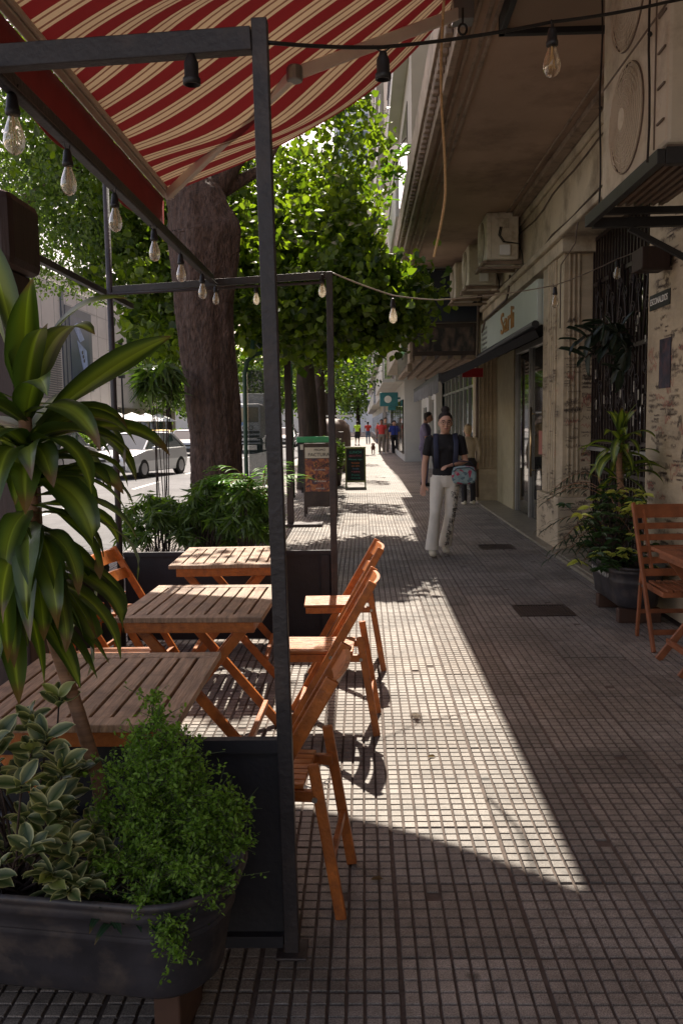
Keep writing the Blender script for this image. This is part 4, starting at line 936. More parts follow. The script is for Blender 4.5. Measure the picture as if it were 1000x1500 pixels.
m = MB(); random.seed(5)
for k, ch_ in enumerate(range(8)):
    y = 7.05 - k * .062; scrawl(m, (1.877 + .012, y, .335 - .0 * k), (0, -1, 0), (0, 0, 1), (-1, 0, 0), .045, .05, 1.5, .004)
obj('scrawled_writing', m, m_text_white, tubR)

# ================================================================== PLANTS
m_dracleaf = LEAF('dracaena_leaf', (.75, .8, .7), (1.0, 1.0, .95), .32, (1.5, 1.7, .5), .38, attr=True, spec=.55)
def strap(m, base, az, el, length, width, droop, twist=0, c_edge=(.058, .100, .024), c_mid=(.30, .37, .05), fold=.18, n=12, wave=.0, stripe=.34):
    # one long leaf: starts at base with elevation el, bends down by droop along its length
    tipb = random.random() < .55; te = random.uniform(.86, .95); p = Vector(base); d0 = Vector((math.cos(az), math.sin(az), 0)); side = Vector((-math.sin(az), math.cos(az), 0)); e = el; vs = []; cs = []; st = length / n
    for i in range(n + 1):
        t = i / n; d = d0 * math.cos(e) + Vector((0, 0, 1)) * math.sin(e); up = side.cross(d); up = -up if up.dot(Vector((0, 0, 1))) < 0 and abs(e) < 1.5 else up
        w = width / 2 * (min(1, (.30 + 2.6 * t)) * (1 - max(0, (t - .45) / .55) ** 2.2)) + .0008
        tw = twist * t; sd = side * math.cos(tw) + up * math.sin(tw); un = up * math.cos(tw) - side * math.sin(tw)
        for j, q in enumerate((-1, -.62, -stripe, -.04, .04, stripe, .62, 1)):
            off = fold * abs(q) * w + wave * w * math.sin(t * 14 + q * 3) * abs(q)
            vs.append(p + sd * (q * w) + un * off); k = {0: 1, 1: .9, 2: .42, 3: 0}[min(j, 7 - j)]
            g = .85 + .3 * math.sin(j * 2.1 + length * 90); cs.append(((.17, .10, .04) if (tipb and t > te and c_edge[0] < .5) else tuple((a * k + b_ * (1 - k)) * g for a, b_ in zip(c_edge, c_mid))) + (1,))
        p = p + d * st; e -= droop * st / length * (1.6 * t + .2)
    m.add(vs, [(i * 8 + j, i * 8 + j + 1, (i + 1) * 8 + j + 1, (i + 1) * 8 + j) for i in range(n) for j in range(7)], cs)
def dracaena(label, stem, crown, group=None):
    t = thing('dracaena_plant', label, 'plant', stem[0]); m = MB(); m.tube(stem, [(.019 if stem[0][0] < 0 else .028) - .003 * i / (len(stem) - 1) for i in range(len(stem))], 12); obj('stem', m, m_stem, t, smooth=True)
    m = MB(); m.cur = 0
    for a in crown: strap(m, **a)
    obj('leaves', m, m_dracleaf, t, smooth=True)
    return t
random.seed(12)
crown = []
def L_(x, y, z, az, el, ln, w, dr, **k): crown.append(dict(base=(x, y, z), az=R(az), el=R(el), length=ln, width=w, droop=R(dr), **k))
bx, by = -.83, 2.10
# upright centre leaves
L_(bx, by, 1.62, 200, 84, .44, .082, 20, twist=1.5); L_(bx + .0, by - .02, 1.62, 170, 76, .36, .085, 35, twist=1.3); L_(bx + .01, by, 1.63, 10, 70, .37, .085, 95, twist=.5); L_(bx, by, 1.62, 300, 72, .34, .09, 70, twist=.9); L_(bx + .02, by, 1.62, -35, 62, .33, .095, 120, twist=.3)
L_(bx + .03, by, 1.55, 2, 38, .40, .085, 20, twist=-1.1); L_(bx + .02, by, 1.52, -20, 25, .33, .075, 100, twist=-.8, stripe=.2); L_(bx + .02, by, 1.50, 12, 22, .36, .070, 95, twist=-.9)
# long arching and drooping leaves
for i in range(34):
    h = random.random(); az = random.uniform(-185, 90) if i % 2 else random.uniform(-100, 15)
    L_(bx + .01 * math.cos(R(az)), by + .01 * math.sin(R(az)), 1.16 + .36 * h, az, -16 + 48 * h + random.uniform(-24, 8), random.uniform(.25, .36), random.uniform(.058, .082), random.uniform(70, 115) + 20 * (1 - h), twist=random.uniform(-1.1, 1.1), wave=.1, stripe=random.uniform(.14, .30))
for i in range(22):
    az = random.uniform(-170, 0); L_(bx - .04 + random.uniform(-.05, .02), by, 1.14 + .20 * random.random(), az, random.uniform(-66, -32), random.uniform(.26, .38), random.uniform(.050, .075), random.uniform(20, 45), twist=random.uniform(-.9, .9), wave=.08, stripe=random.uniform(.16, .36))
for i in range(30):
    L_(bx, by, 1.34 + .27 * random.random(), i * 47 - 200, random.uniform(-10, 58), random.uniform(.26, .40), random.uniform(.058, .082), random.uniform(70, 120), twist=random.uniform(-.9, .9), wave=.08, stripe=.22)
dracaena('large striped dracaena with long drooping leaves in the near tub', [(-.66, 2.06, .36), (-.668, 2.07, .50), (-.685, 2.08, .66), (-.73, 2.09, .82), (-.785, 2.10, 1.0), (-.815, 2.10, 1.2), (-.83, 2.10, 1.45), (-.83, 2.10, 1.62)], crown)
# right wall dracaena
crown = []; random.seed(4)
for i in range(7): L_(2.04, 6.82, 1.42, i * 51, 72, random.uniform(.22, .30), .07, 45, twist=.6)
for i in range(38):
    L_(2.03, 6.82, 1.0 + .42 * random.random(), random.uniform(0, 360), random.uniform(-30, 45), random.uniform(.28, .42), random.uniform(.06, .085), random.uniform(70, 130), twist=random.uniform(-.8, .8))
dracaena('striped dracaena rising in front of the iron gate', [(2.05, 6.8, .36), (2.06, 6.82, .8), (2.03, 6.82, 1.2), (2.03, 6.82, 1.43)], crown)

# small-leaf shrubs
def leaf_shape(kind):
    if kind == 'diamond': return np.array([(0, 0, 0), (.28, .45, .06), (0, 1, 0), (-.28, .45, .06)]), [(0, 1, 2, 3)]
    if kind == 'oval': return np.array([(0, 0, 0), (.22, .25, .05), (.26, .6, .05), (0, 1, -.05), (-.26, .6, .05), (-.22, .25, .05)]), [(0, 1, 2, 3), (0, 3, 4, 5)]
    if kind == 'heart': return np.array([(0, 0, 0), (.42, .05, .1), (.52, .42, .08), (.26, .78, .0), (0, 1.05, -.12), (-.26, .78, .0), (-.52, .42, .08), (-.42, .05, .1)]), [(0, 1, 2, 3), (0, 3, 4, 5), (0, 5, 6, 7)]
    if kind == 'lance': return np.array([(0, 0, 0), (.085, .35, .03), (0, 1, -.22), (-.085, .35, .03)]), [(0, 1, 2, 3)]
def leafcloud(name, P, size, kind, mat, parent, rng, droop=0., up=.5, cols=None, dirs=None):
    sh, fc = leaf_shape(kind); n = len(P); k = len(sh)
    d = rng.normal(size=(n, 3)) if dirs is None else dirs + rng.normal(size=(n, 3)) * .35
    d[:, 2] -= droop; d /= np.linalg.norm(d, axis=1)[:, None] + 1e-9
    nn = rng.normal(size=(n, 3)); nn[:, 2] += up * 2; s = np.cross(d, nn); s /= np.linalg.norm(s, axis=1)[:, None] + 1e-9; w = np.cross(s, d)
    sz = size * rng.uniform(.7, 1.25, n)
    V = P[:, None, :] + sz[:, None, None] * (sh[None, :, 0, None] * s[:, None, :] + sh[None, :, 1, None] * d[:, None, :] + sh[None, :, 2, None] * w[:, None, :])
    F = (np.arange(n) * k)[:, None, None] + np.array(fc)[None]
    return np_mesh(name, V.reshape(-1, 3), F.reshape(-1, 4), mat, parent)
rg = np.random.default_rng(5)
# feathery green shrub in near tub
m_fern = LEAF('feathery_leaf', (.10, .19, .02), (.20, .33, .045), .42, rough=.6)
t = thing('feathery_shrub', 'fluffy bright green shrub with tiny leaves at the right end of the near tub', 'shrub', (-.48, 2.0, .4))
m = MB(); pts_all = []; random.seed(9)
tips = [(-.52, 2.0, .88), (-.50, 1.98, .84), (-.56, 2.0, .80), (-.47, 2.0, .80), (-.62, 1.98, .72), (-.64, 1.95, .64), (-.40, 2.0, .70), (-.34, 2.02, .62), (-.31, 2.02, .60), (-.36, 1.96, .66), (-.30, 2.0, .52), (-.45, 1.94, .76), (-.55, 1.92, .68), (-.50, 1.90, .58), (-.42, 1.88, .52), (-.47, 1.84, .38), (-.44, 1.83, .34), (-.60, 1.90, .52), (-.63, 1.92, .50), (-.38, 1.90, .44), (-.34, 1.94, .46), (-.33, 1.98, .60), (-.53, 1.96, .76), (-.44, 2.04, .74), (-.58, 2.04, .74), (-.52, 1.86, .44), (-.40, 1.94, .60), (-.57, 1.94, .60)]
for tp in tips:
    b0 = Vector((-.47 + random.uniform(-.04, .04), 2.02, .38)); tp = Vector(tp); mid = b0.lerp(tp, .5) + Vector((random.uniform(-.03, .03), -.02, .05)); pts = []
    for k in range(9):
        s = k / 8; pts.append(b0 * (1 - s) ** 2 + mid * (2 * s * (1 - s)) + tp * s * s)
    m.tube(pts, [.003 * (1 - .7 * k / 8) for k in range(9)], 4)
    for k in range(3, 9):
        for _ in range(13):
            q = pts[k]; r_ = .040 * (1.2 - .5 * k / 8); e = q + Vector((random.gauss(0, r_), random.gauss(0, r_), random.gauss(0, r_) + .01)); m.tube([q, e], [.0012, .0006], 3, False)
            for _ in range(9): s = random.random(); w = q.lerp(e, s); pts_all.append((w.x + random.gauss(0, .005), w.y + random.gauss(0, .005), w.z + random.gauss(0, .005)))
obj('twigs', m, MAT('green_twig', (.06, .08, .03), .8, .3), t)
leafcloud('leaves', np.array(pts_all), .0125, 'oval', m_fern, t, rg)
# variegated bush
m_varie = LEAF('variegated_leaf', (.8, .85, .8), (1, 1, 1), .25, (1.3, 1.4, .6), .4, attr=True)
def oval_leaf(m, p, d, size, wr=.30, c_in=(.032, .065, .022), c_out=(.42, .42, .20), nrm=None, edge=.82):
    d = Vector(d).normalized(); nrm = Vector(nrm or (random.gauss(0, .4), random.gauss(0, .4) - .4, 1)).normalized(); s = d.cross(nrm).normalized(); w = s.cross(d)
    p = Vector(p); vs = [p]; cs = [c_in + (1,)]; n = 8
    prof = [(.12, .35), (.3, .85), (.52, 1), (.74, .8), (.92, .35)]
    for t_, q in prof:
        for j, e in enumerate((-1, -edge, 0, edge, 1)):
            vs.append(p + d * (t_ * size) + s * (e * q * wr * size) + w * ((abs(e) * .10 - t_ * t_ * .22) * size)); cs.append((c_out if abs(e) == 1 else c_in) + (1,) if abs(e) != edge else tuple(a * .75 + b_ * .25 for a, b_ in zip(c_in, c_out)) + (1,))
    vs.append(p + d * size * .98 - w * (.22 * size)); cs.append(c_out + (1,)); f = []
    for k in range(4): f.append((0, 1 + k, 2 + k))
    for i in range(4):
        for k in range(4): a = 1 + i * 5 + k; f.append((a, a + 5, a + 6, a + 1))
    for k in range(4): a = 21 + k; f.append((a, 26, a + 1))
    m.add(vs, f, cs)
t = thing('variegated_bush', 'variegated bush with cream edged leaves at the left end of the near tub', 'bush', (-.88, 2.0, .4)); m = MB(); ms = MB()
random.seed(31)
for k in range(64):
    tip = Vector((random.uniform(-1.12, -.70), random.uniform(1.80, 2.08), random.uniform(.40, .88)))
    if tip.x > -.76 and tip.z > .78: tip.z -= .12
    if k > 52: tip = Vector((random.uniform(-.74, -.62), random.uniform(1.85, 2.0), random.uniform(.42, .60)))
    b0 = Vector((-.88 + random.uniform(-.08, .08), 2.02, .36)); ms.tube([b0, b0.lerp(tip, .5) + Vector((0, 0, .04)), tip], [.004, .003, .002], 5)
    ax = (tip - b0).normalized()
    for j in range(9):
        a = j * 2.4 + k; q = Vector((math.cos(a), math.sin(a), random.uniform(-.1, .9))) + ax * .5; hh = j // 3 * .014
        pale = random.random() < .12
        oval_leaf(m, tip - ax * hh, q, random.uniform(.05, .078), .26, (.20, .24, .06) if pale else (.040, .078, .022), (.66, .62, .32), edge=.70)
obj('stems', ms, m_barkd, t); obj('leaves', m, m_varie, t, smooth=True)
# small dark succulent-like leaves and fern in tub
t = thing('low_strap_plant', 'small plant with pointed grey green leaves at the foot of the dracaena stem', 'plant', (-.6, 1.93, .4)); m = MB()
for k in range(22): strap(m, (-.60 + random.uniform(-.05, .05), 1.94, .37), random.uniform(-3.1, .5), R(random.uniform(20, 70)), random.uniform(.10, .17), .022, R(90), c_edge=(.03, .07, .04), c_mid=(.04, .09, .05), n=6)
obj('leaves', m, m_dracleaf, t, smooth=True)

# right tub: schefflera with yellow green leaves
t = thing('schefflera_plant', 'bushy umbrella plant with yellow green leaves in the right tub', 'plant', (1.95, 6.65, .4)); m = MB(); ms = MB(); random.seed(77)
for k in range(95):
    tip = Vector((random.gauss(1.96, .16), random.gauss(6.66, .16), random.uniform(.38, 1.02))); tip.x = max(1.66, min(2.28, tip.x))
    yel = random.random() < .17 or (tip.z > .85 and random.random() < .35) or (tip.x < 1.78 and random.random() < .3)
    b0 = Vector((1.98, 6.75, .4)); ms.tube([b0, b0.lerp(tip, .5) + Vector((0, 0, .05)), tip], [.005, .004, .002], 5)
    ci, co = ((.56, .58, .10), (.66, .66, .16)) if yel else ((.03, .065, .018), (.05, .10, .025)); o = Vector((tip.x - 1.98, -.25, .25))
    for j in range(8):
        a = 2 * PI * j / 8 + k; q = Vector((math.cos(a), math.sin(a) * .8, random.uniform(-.35, .1))) + o * .5
        oval_leaf(m, tip, q, random.uniform(.07, .10) * (1.0 if yel else .9), .19, ci, co)
obj('stems', ms, m_barkd, t); obj('leaves', m, m_varie, t, smooth=True)
t = thing('palm_plant', 'dark feathery palm fronds beside the striped dracaena on the right', 'plant', (1.9, 6.95, .4)); m = MB(); ms = MB()
for k in range(16):
    az = random.uniform(1.2, 5.2); b0 = Vector((1.94, 6.95, random.uniform(.45, 1.1))); d = Vector((math.cos(az), math.sin(az), 0)); pts = [b0 + d * (.44 * s) + Vector((0, 0, .30 * s - .34 * s * s)) for s in [i / 8 for i in range(9)]]
    ms.tube(pts, .003, 4)
    for i in range(2, 9):
        for sd in (-1, 1):
            q = d.cross(Vector((0, 0, 1))) * sd + d * .8 - Vector((0, 0, .3)); strap(m, pts[i], math.atan2(q.y, q.x), R(-10), .16, .012, R(50), n=4, c_edge=(.022, .05, .025), c_mid=(.03, .065, .03))
obj('stems', ms, m_stem, t); obj('leaves', m, m_dracleaf, t)
# hanging big dark leaves from upper right (philodendron-like on the gate)
t = thing('climbing_plant', 'dark broad leaved climber hanging across the top of the gate', 'plant', (2.3, 7.6, 2.4)); m = MB(); ms = MB(); random.seed(8)
for k, (sx, sz) in enumerate(((1.80, 2.20), (1.86, 2.06), (2.12, 2.25), (2.2, 2.10), (2.0, 2.35), (2.15, 1.95))):
    b0 = Vector((2.45, 7.8, 2.34 - .06 * k)); tip = Vector((sx, 7.25, sz)); pts = [b0.lerp(tip, s) + Vector((0, 0, .05 * math.sin(PI * s))) for s in [i / 8 for i in range(9)]]; ms.tube(pts, .005, 5)
    for i in range(2, 9):
        for sd in (-1, 1):
            q = Vector((-.7, -.2, -.25 + .5 * sd)) + Vector((random.gauss(0, .25), random.gauss(0, .2), random.gauss(0, .2))); oval_leaf(m, pts[i], q, random.uniform(.12, .24), .17, (.018, .03, .02), (.02, .035, .022))
obj('stems', ms, m_barkd, t); obj('leaves', m, m_varie, t, smooth=True)
# rubber plant on the balcony ledge over the awning end
t = thing('rubber_plant', 'glossy leaved branch leaning out over the ledge edge, lit from behind', 'plant', (.72, 13.8, 5.9)); m = MB(); ms = MB(); random.seed(3)
m_rub = LEAF('rubber_leaf', (.04, .10, .02), (.14, .24, .03), .5, rough=.3)
for k in range(7):
    tip = Vector((.33 + random.random() * .42, 13.6 + random.uniform(-.4, .4), 5.05 + .75 * random.random())); ms.tube([(.74, 13.8, 5.95), (.60, 13.75, 5.75), tip], [.012, .009, .006], 6)
    for j in range(8):
        a = random.random() * 6.3; oval_leaf(m, tip + Vector((random.gauss(0, .05), random.gauss(0, .05), random.gauss(0, .05))), (math.cos(a), math.sin(a) - .3, random.uniform(-.5, .9)), random.uniform(.16, .24), .24, (.08, .16, .02), (.10, .19, .03))
obj('stems', ms, m_barkd, t); obj('leaves', m, LEAF('rubber_leaf_attr', (.9, .9, .9), (1.3, 1.2, 1), .5, rough=.3, attr=True), t, smooth=True)

# plants around the big tree trunk
m_bushy = LEAF('narrow_leaf', (.045, .075, .02), (.12, .18, .035), .45, rough=.45)
def narrow_bush(label, c, r, n, size, zmin, seed, droop=.6):
    g = np.random.default_rng(seed); t = thing('street_bush', label, 'bush', (c[0], c[1], 0), 'bushes planted round the big trunk'); m = MB(); P = []; D = []
    for k in range(n):
        u_ = g.normal(size=3); u_ /= np.linalg.norm(u_); u_[2] = abs(u_[2]) * 1.0 - .25; q = np.array(c) + u_ * np.array(r) * g.uniform(.45, 1) ** .6; q[2] = max(zmin, q[2])
        m.tube([(c[0] + g.normal() * .05, c[1] + g.normal() * .08, .05), (c[0] * .5 + q[0] * .5, c[1] * .5 + q[1] * .5, q[2] * .7), tuple(q)], [.006, .0045, .003], 4)
        for j in range(34):
            a = g.uniform(0, 6.28); P.append(q + g.normal(size=3) * .02); D.append((math.cos(a), math.sin(a), g.uniform(-.9, .7)))
    obj('stems', m, m_barkd, t); leafcloud('leaves', np.array(P), size, 'lance', m_bushy, t, g, droop=droop, dirs=np.array(D))
narrow_bush('dense narrow leaved bush left of the big trunk', (-1.95, 8.0, .62), (.42, .5, .40), 38, .15, .2, 1)
narrow_bush('narrow leaved bush growing up the front of the big trunk', (-1.46, 7.9, .60), (.30, .4, .62), 40, .15, .12, 2)
narrow_bush('tall drooping narrow leaved bush at the left side of the trunk', (-2.0, 8.5, 2.0), (.2, .2, .30), 9, .24, 1.65, 14, .9)
narrow_bush('pale sunlit bush between the trunk and the near post', (-1.05, 7.6, .70), (.24, .35, .5), 30, .15, .12, 3)
m_palm = LEAF('bright_palm_leaf', (.08, .20, .02), (.16, .32, .05), .5, rough=.4)
t = thing('palm_plant', 'bright sunlit palm fronds behind the tall near post', 'plant', (-.95, 7.9, 0)); m = MB(); ms = MB(); random.seed(6)
for k in range(15):
    az = random.uniform(0, 6.28); d = Vector((math.cos(az), math.sin(az), 0)); b0 = Vector((-.93, 7.8, .74)); h = random.uniform(.35, .6); pts = [b0 + d * (.40 * s) + Vector((0, 0, h * 2 * s - h * 1.3 * s * s)) for s in [i / 9 for i in range(10)]]; ms.tube([(-.93, 7.8, .02)] + pts, .004, 4)
    for i in range(2, 10):
        for sd in (-1, 1):
            q = d.cross(Vector((0, 0, 1))) * sd + d * .9; strap(m, pts[i], math.atan2(q.y, q.x), R(5), .19, .024, R(60), n=4, c_edge=(.8, 1, .8), c_mid=(1, 1, 1))
obj('stems', ms, m_stem, t); obj('leaves', m, m_palm, t)

# ================================================================== TREES
m_leafA = LEAF('broad_tree_leaf', (.026, .052, .011), (.15, .205, .03), .5, (2.2, 2.4, .45), .42)
m_leafB = LEAF('small_tree_leaf', (.04, .075, .02), (.14, .20, .045), .5, (1.7, 1.9, .7), .5)
m_leafD = LEAF('dark_tree_leaf', (.015, .035, .012), (.045, .08, .02), .35, (1.6, 1.8, .5), .5)
def sun_ok(P, g):
    # keep the gap in the crowns through which the sun reaches the terrace and the pavement strip
    gx = P[:, 0] + .012 * P[:, 2]; gy = P[:, 1] - .83 * P[:, 2]
    clear = (gx > -.42) & (gx < .80) & (gy > 1.6) & (gy < 7.3)
    part = (gx > -1.7) & (gx <= -.42) & (gy > 2.2) & (gy < 7.6)
    ok = ~clear & ~(part & (g.random(len(P)) < .80))
    ok = ok & ~((gx > -2.7) & (gx <= -.42) & (gy > 4.8) & (gy < 8.2) & (g.random(len(P)) < .72))
    gap = (gx > -.4) & (gx < 1.2) & (gy > 12.2) & (gy < 60) & (np.sin(gy * 1.9 + gx * 1.3) + np.sin(gy * .73) > -.5)
    return ok & ~gap
def crown_pts(c, r, ncl, per, spread, g, flat=.5, zmin=None, shell=.45):
    u_ = g.normal(size=(ncl, 3)); u_ /= np.linalg.norm(u_, axis=1)[:, None]; rad = g.uniform(shell, 1, ncl) ** .8
    cc = np.array(c) + u_ * rad[:, None] * np.array(r)
    cs = spread * g.uniform(.55, 1.3, ncl)
    P = np.repeat(cc, per, 0) + g.normal(size=(ncl * per, 3)) * np.repeat(cs, per)[:, None] * np.array([1, 1, flat])
    if zmin is not None: P = P[P[:, 2] > zmin - .25 * g.random(len(P))]
    return P, cc
def tree(name, label, group, trunk, rad, limbs, crowns, leafk, size, mat, seed, bark=None, nside=20, bump=.04, nf=5, ridge=0):
    g = np.random.default_rng(seed); t = thing(name, label, 'tree', trunk[0], group); bark = bark or m_bark; m = MB()
    # trunk with knobbly cross-section
    pts = [Vector(p) for p in trunk]; fine = []; fr_ = []
    for i in range(len(pts) - 1):
        for k in range(nf): s = k / nf; fine.append(pts[i].lerp(pts[i + 1], s)); fr_.append(rad[i] * (1 - s) + rad[i + 1] * s)
    fine.append(pts[-1]); fr_.append(rad[-1]); m.tube(fine, fr_, nside)
    for i in range(len(m.v)):
        x, y, z = m.v[i]; q = Vector((x, y, z)); c_ = fine[min(len(fine) - 1, i // nside)]; d = q - c_
        k = 1 + bump * 2.2 * math.sin(math.atan2(d.y, d.x) * 5 + z * 1.1) + bump * 1.4 * math.sin(math.atan2(d.y, d.x) * 9 - z * 2.3) + bump * random.uniform(-.3, .3)
        if ridge: k = 1 + (k - 1) * .7 + ridge * ((1 - 2.2 * abs(noise.noise(Vector((x * 13, y * 13, z * 2.6))))) * .55 + (1 - 2 * abs(noise.noise(Vector((x * 30, y * 30, z * 7))))) * .3 + .5 * noise.noise(Vector((x * 3, y * 3, z * 2))))
        m.v[i] = tuple(c_ + d * k)
    for lp, lr in limbs: m.tube(lp, lr, 10)
    P = []; 
    for cr_ in crowns:
        pp, cc = crown_pts(g=g, **cr_); ok = sun_ok(pp, g); P.append(pp[ok])
        cok = sun_ok(cc, g); src = [Vector(q) for q in ([trunk[-1]] + [l[0][-1] for l in limbs])]
        for q in [a for a in cc[cok] if a[2] > trunk[-1][2] + .3][:4]:
            q = Vector(q); s0 = min(src, key=lambda a: (a - q).length); mid = s0.lerp(q, .5) + Vector((0, 0, .15)); m.tube([s0, mid, q], [.028, .018, .006], 5)
    obj('trunk', m, bark, t, smooth=True)
    P = np.concatenate(P, 0); P = P[~((P[:, 0] > .20 + .28 * np.sin(2.3 * P[:, 2] + 1.1 * P[:, 1]) + .12 * np.sin(5 * P[:, 2] + P[:, 1])) & (P[:, 2] > 3.7) & (P[:, 1] < 16.6)) & ~((P[:, 0] > .62) & (P[:, 1] > 16)) & ~((P[:, 0] < -3.15) & (P[:, 1] < 30) & (P[:, 2] < 3.3 + (-P[:, 0] - 3.15) * .2))]
    leafcloud('crown', P, size, leafk, mat, t, g, droop=.5, up=.4)
    return t
# the big tree by the terrace: fat knobbly trunk, bulge at the top where it bends
tree('street_tree', 'big tree with thick rough trunk right behind the terrace', None,
     [(-1.56, 9.0, -.05), (-1.55, 9.0, .6), (-1.54, 9.0, 1.4), (-1.59, 9.0, 2.2), (-1.62, 9.0, 2.8), (-1.60, 9.0, 3.2), (-1.58, 9.0, 3.5), (-1.66, 9.0, 3.8), (-1.80, 9.02, 4.1), (-2.0, 9.1, 4.6)],
     [.38, .275, .25, .262, .285, .325, .35, .29, .21, .17],
     [([(-1.60, 9.0, 3.8), (-1.2, 9.3, 4.5), (-.6, 9.8, 5.4)], [.14, .11, .07]), ([(-1.75, 9.1, 4.2), (-2.6, 9.6, 5.2), (-3.3, 10.2, 6.2)], [.16, .12, .08]), ([(-1.5, 9.1, 3.9), (-1.3, 10.2, 5.0), (-1.0, 11.6, 6.0)], [.12, .1, .06]), ([(-1.55, 9.1, 3.9), (-1.02, 9.5, 4.3), (-.8, 9.8, 4.8)], [.09, .05, .03])],
     [dict(c=(-1.4, 11.6, 5.6), r=(2.9, 2.6, 2.2), ncl=560, per=44, spread=.36, flat=.45, zmin=2.5), dict(c=(-.75, 11.9, 3.5), r=(1.15, 1.6, 1.05), ncl=200, per=52, spread=.25, flat=.5, zmin=2.2), dict(c=(-2.2, 10.8, 3.1), r=(.75, .9, .85), ncl=60, per=30, spread=.18, flat=.6, zmin=1.9), dict(c=(-2.75, 11.9, 3.5), r=(1.1, .8, 1.1), ncl=150, per=44, spread=.22, flat=.5, zmin=2.35),
      dict(c=(.15, 11.4, 2.85), r=(.5, .5, .38), ncl=30, per=24, spread=.13, flat=.6, zmin=2.3), dict(c=(.1, 12.3, 3.25), r=(.62, 1.9, .55), ncl=220, per=38, spread=.22, flat=.6, zmin=2.55), dict(c=(.1, 13.5, 3.6), r=(.55, 1.0, .7), ncl=40, per=26, spread=.18, flat=.6, zmin=2.6)],
     'heart', .095, m_leafA, 21, nside=84, nf=26, ridge=.10, bump=.03)
# feathery tree on the street side, upper left
tree('street_tree', 'fine leaved tree filling the upper left, street side of the terrace', None,
     [(-7.6, 15, -.1), (-7.55, 15, 2), (-7.2, 14.8, 4), (-6.4, 14.5, 6)], [.24, .2, .18, .12],
     [([(-7.2, 14.8, 4), (-5.2, 13.2, 4.9), (-3.3, 11.5, 5.1), (-2.9, 10.2, 5.0)], [.12, .1, .06, .03]), ([(-6.9, 14.6, 5.0), (-6.2, 13.4, 6.5)], [.1, .06])],
     [dict(c=(-4.9, 13.4, 6.6), r=(3.4, 3.0, 3.2), ncl=900, per=74, spread=.30, flat=.6, zmin=3.45, shell=.35), dict(c=(-3.3, 11.0, 4.6), r=(1.5, 1.3, 1.1), ncl=110, per=70, spread=.20, flat=.6, zmin=3.1), dict(c=(-6.5, 16, 6.2), r=(2.2, 2, 1.6), ncl=160, per=60, spread=.26, zmin=4.9)],
     'oval', .064, m_leafB, 22, nside=12)
# row of trees further along the pavement
GTr = 'trees planted along the kerb'
for i, (x, y, r_, h, mt, lab, sz, lk) in enumerate([(-1.30, 20.5, .24, 3.0, m_leafA, 'kerb tree with dark trunk just behind the green topped stand', .12, 'heart'), (-1.20, 25.0, .15, 2.6, m_leafD, 'slim kerb tree with very dark crown hanging over the pavement', .11, 'oval'),
      (-1.6, 34, .22, 3.2, m_leafA, 'kerb tree beyond the rounded brown kiosk', .16, 'heart'), (-1.9, 46, .22, 3.4, m_leafB, 'kerb tree before the far crossing', .2, 'oval'), (-2.0, 60, .25, 3.6, m_leafA, 'farthest kerb tree at the end of the pavement', .25, 'heart')]):
    cz = 5.4 if i != 1 else 4.2
    tree('street_tree', lab, GTr, [(x, y, -.05), (x + .02, y, 1.2), (x - .03, y, 2.4), (x, y, h + .6)], [r_ * 1.25, r_, r_ * .95, r_ * .7], [([(x, y, h + .3), (x + .8, y + .3, h + 1.6)], [.09, .05]), ([(x, y, h + .3), (x - .9, y, h + 1.7)], [.09, .05])],
         [dict(c=(x + (.1 if i != 1 else .9), y + .5, cz), r=(2.3, 2.6, 2.6 if i != 1 else 1.7), ncl=(210, 190, 150, 140, 120)[i], per=34, spread=.36, flat=.5, zmin=2.45 if i < 2 else 3.0)], lk, sz, mt, 30 + i, m_barkd, 12)
for i, (x, y) in enumerate([(-9.5, 88), (-5.0, 95), (-18.5, 82), (-19, 104), (-.5, 110), (3.0, 128)]):
    tree('street_tree', ('distant round tree over the avenue', 'distant tree closing the street view', 'tree in front of the mall far corner', 'tree beyond the mall across the road', 'tree at the very end of the pavement', 'last tree closing the pavement beyond the crossing')[i], 'distant trees', [(x, y, -.1), (x, y, 3), (x, y, 5)], [.3, .25, .18], [], [dict(c=(x, y, 6.6), r=(4.6, 3.5, 4.4), ncl=200, per=24, spread=.8, flat=.6)], 'oval', .42, m_leafB, 60 + i, m_barkd, 8)

# ================================================================== PEOPLE
def hand(m, w, d, palm_n, curl=.5, s=1.0):
    # w wrist, d pointing direction, palm_n palm normal: palm plus four unequal bent fingers and a thumb from the side
    w = Vector(w); d = Vector(d).normalized(); n_ = Vector(palm_n); n_ = (n_ - d * n_.dot(d)).normalized(); a = d.cross(n_)
    m.loft([(w - d * .02, .021 * s, .017 * s, a), (w + d * .02 * s, .030 * s, .015 * s, a), (w + d * .055 * s, .038 * s, .014 * s, a), (w + d * .085 * s, .036 * s, .012 * s, a)], 10)
    for k, (o, ln) in enumerate(((-.028, .062), (-.010, .075), (.010, .070), (.027, .054))):
        p = w + d * .080 * s + a * o * s; q = p + (d * math.cos(curl * .5) + n_ * math.sin(curl * .5)) * ln * .5 * s; r_ = q + (d * math.cos(curl * 1.7) + n_ * math.sin(curl * 1.7)) * ln * .5 * s
        m.tube([p, q, r_], [.0095 * s, .0088 * s, .007 * s], 7)
    p = w + d * .03 * s - a * .028 * s; m.tube([p, p + (-a * .8 + d * .7 + n_ * .3).normalized() * .035 * s, p + (-a * .5 + d * 1.1 + n_ * .6).normalized() * .062 * s], [.012 * s, .011 * s, .008 * s], 7)
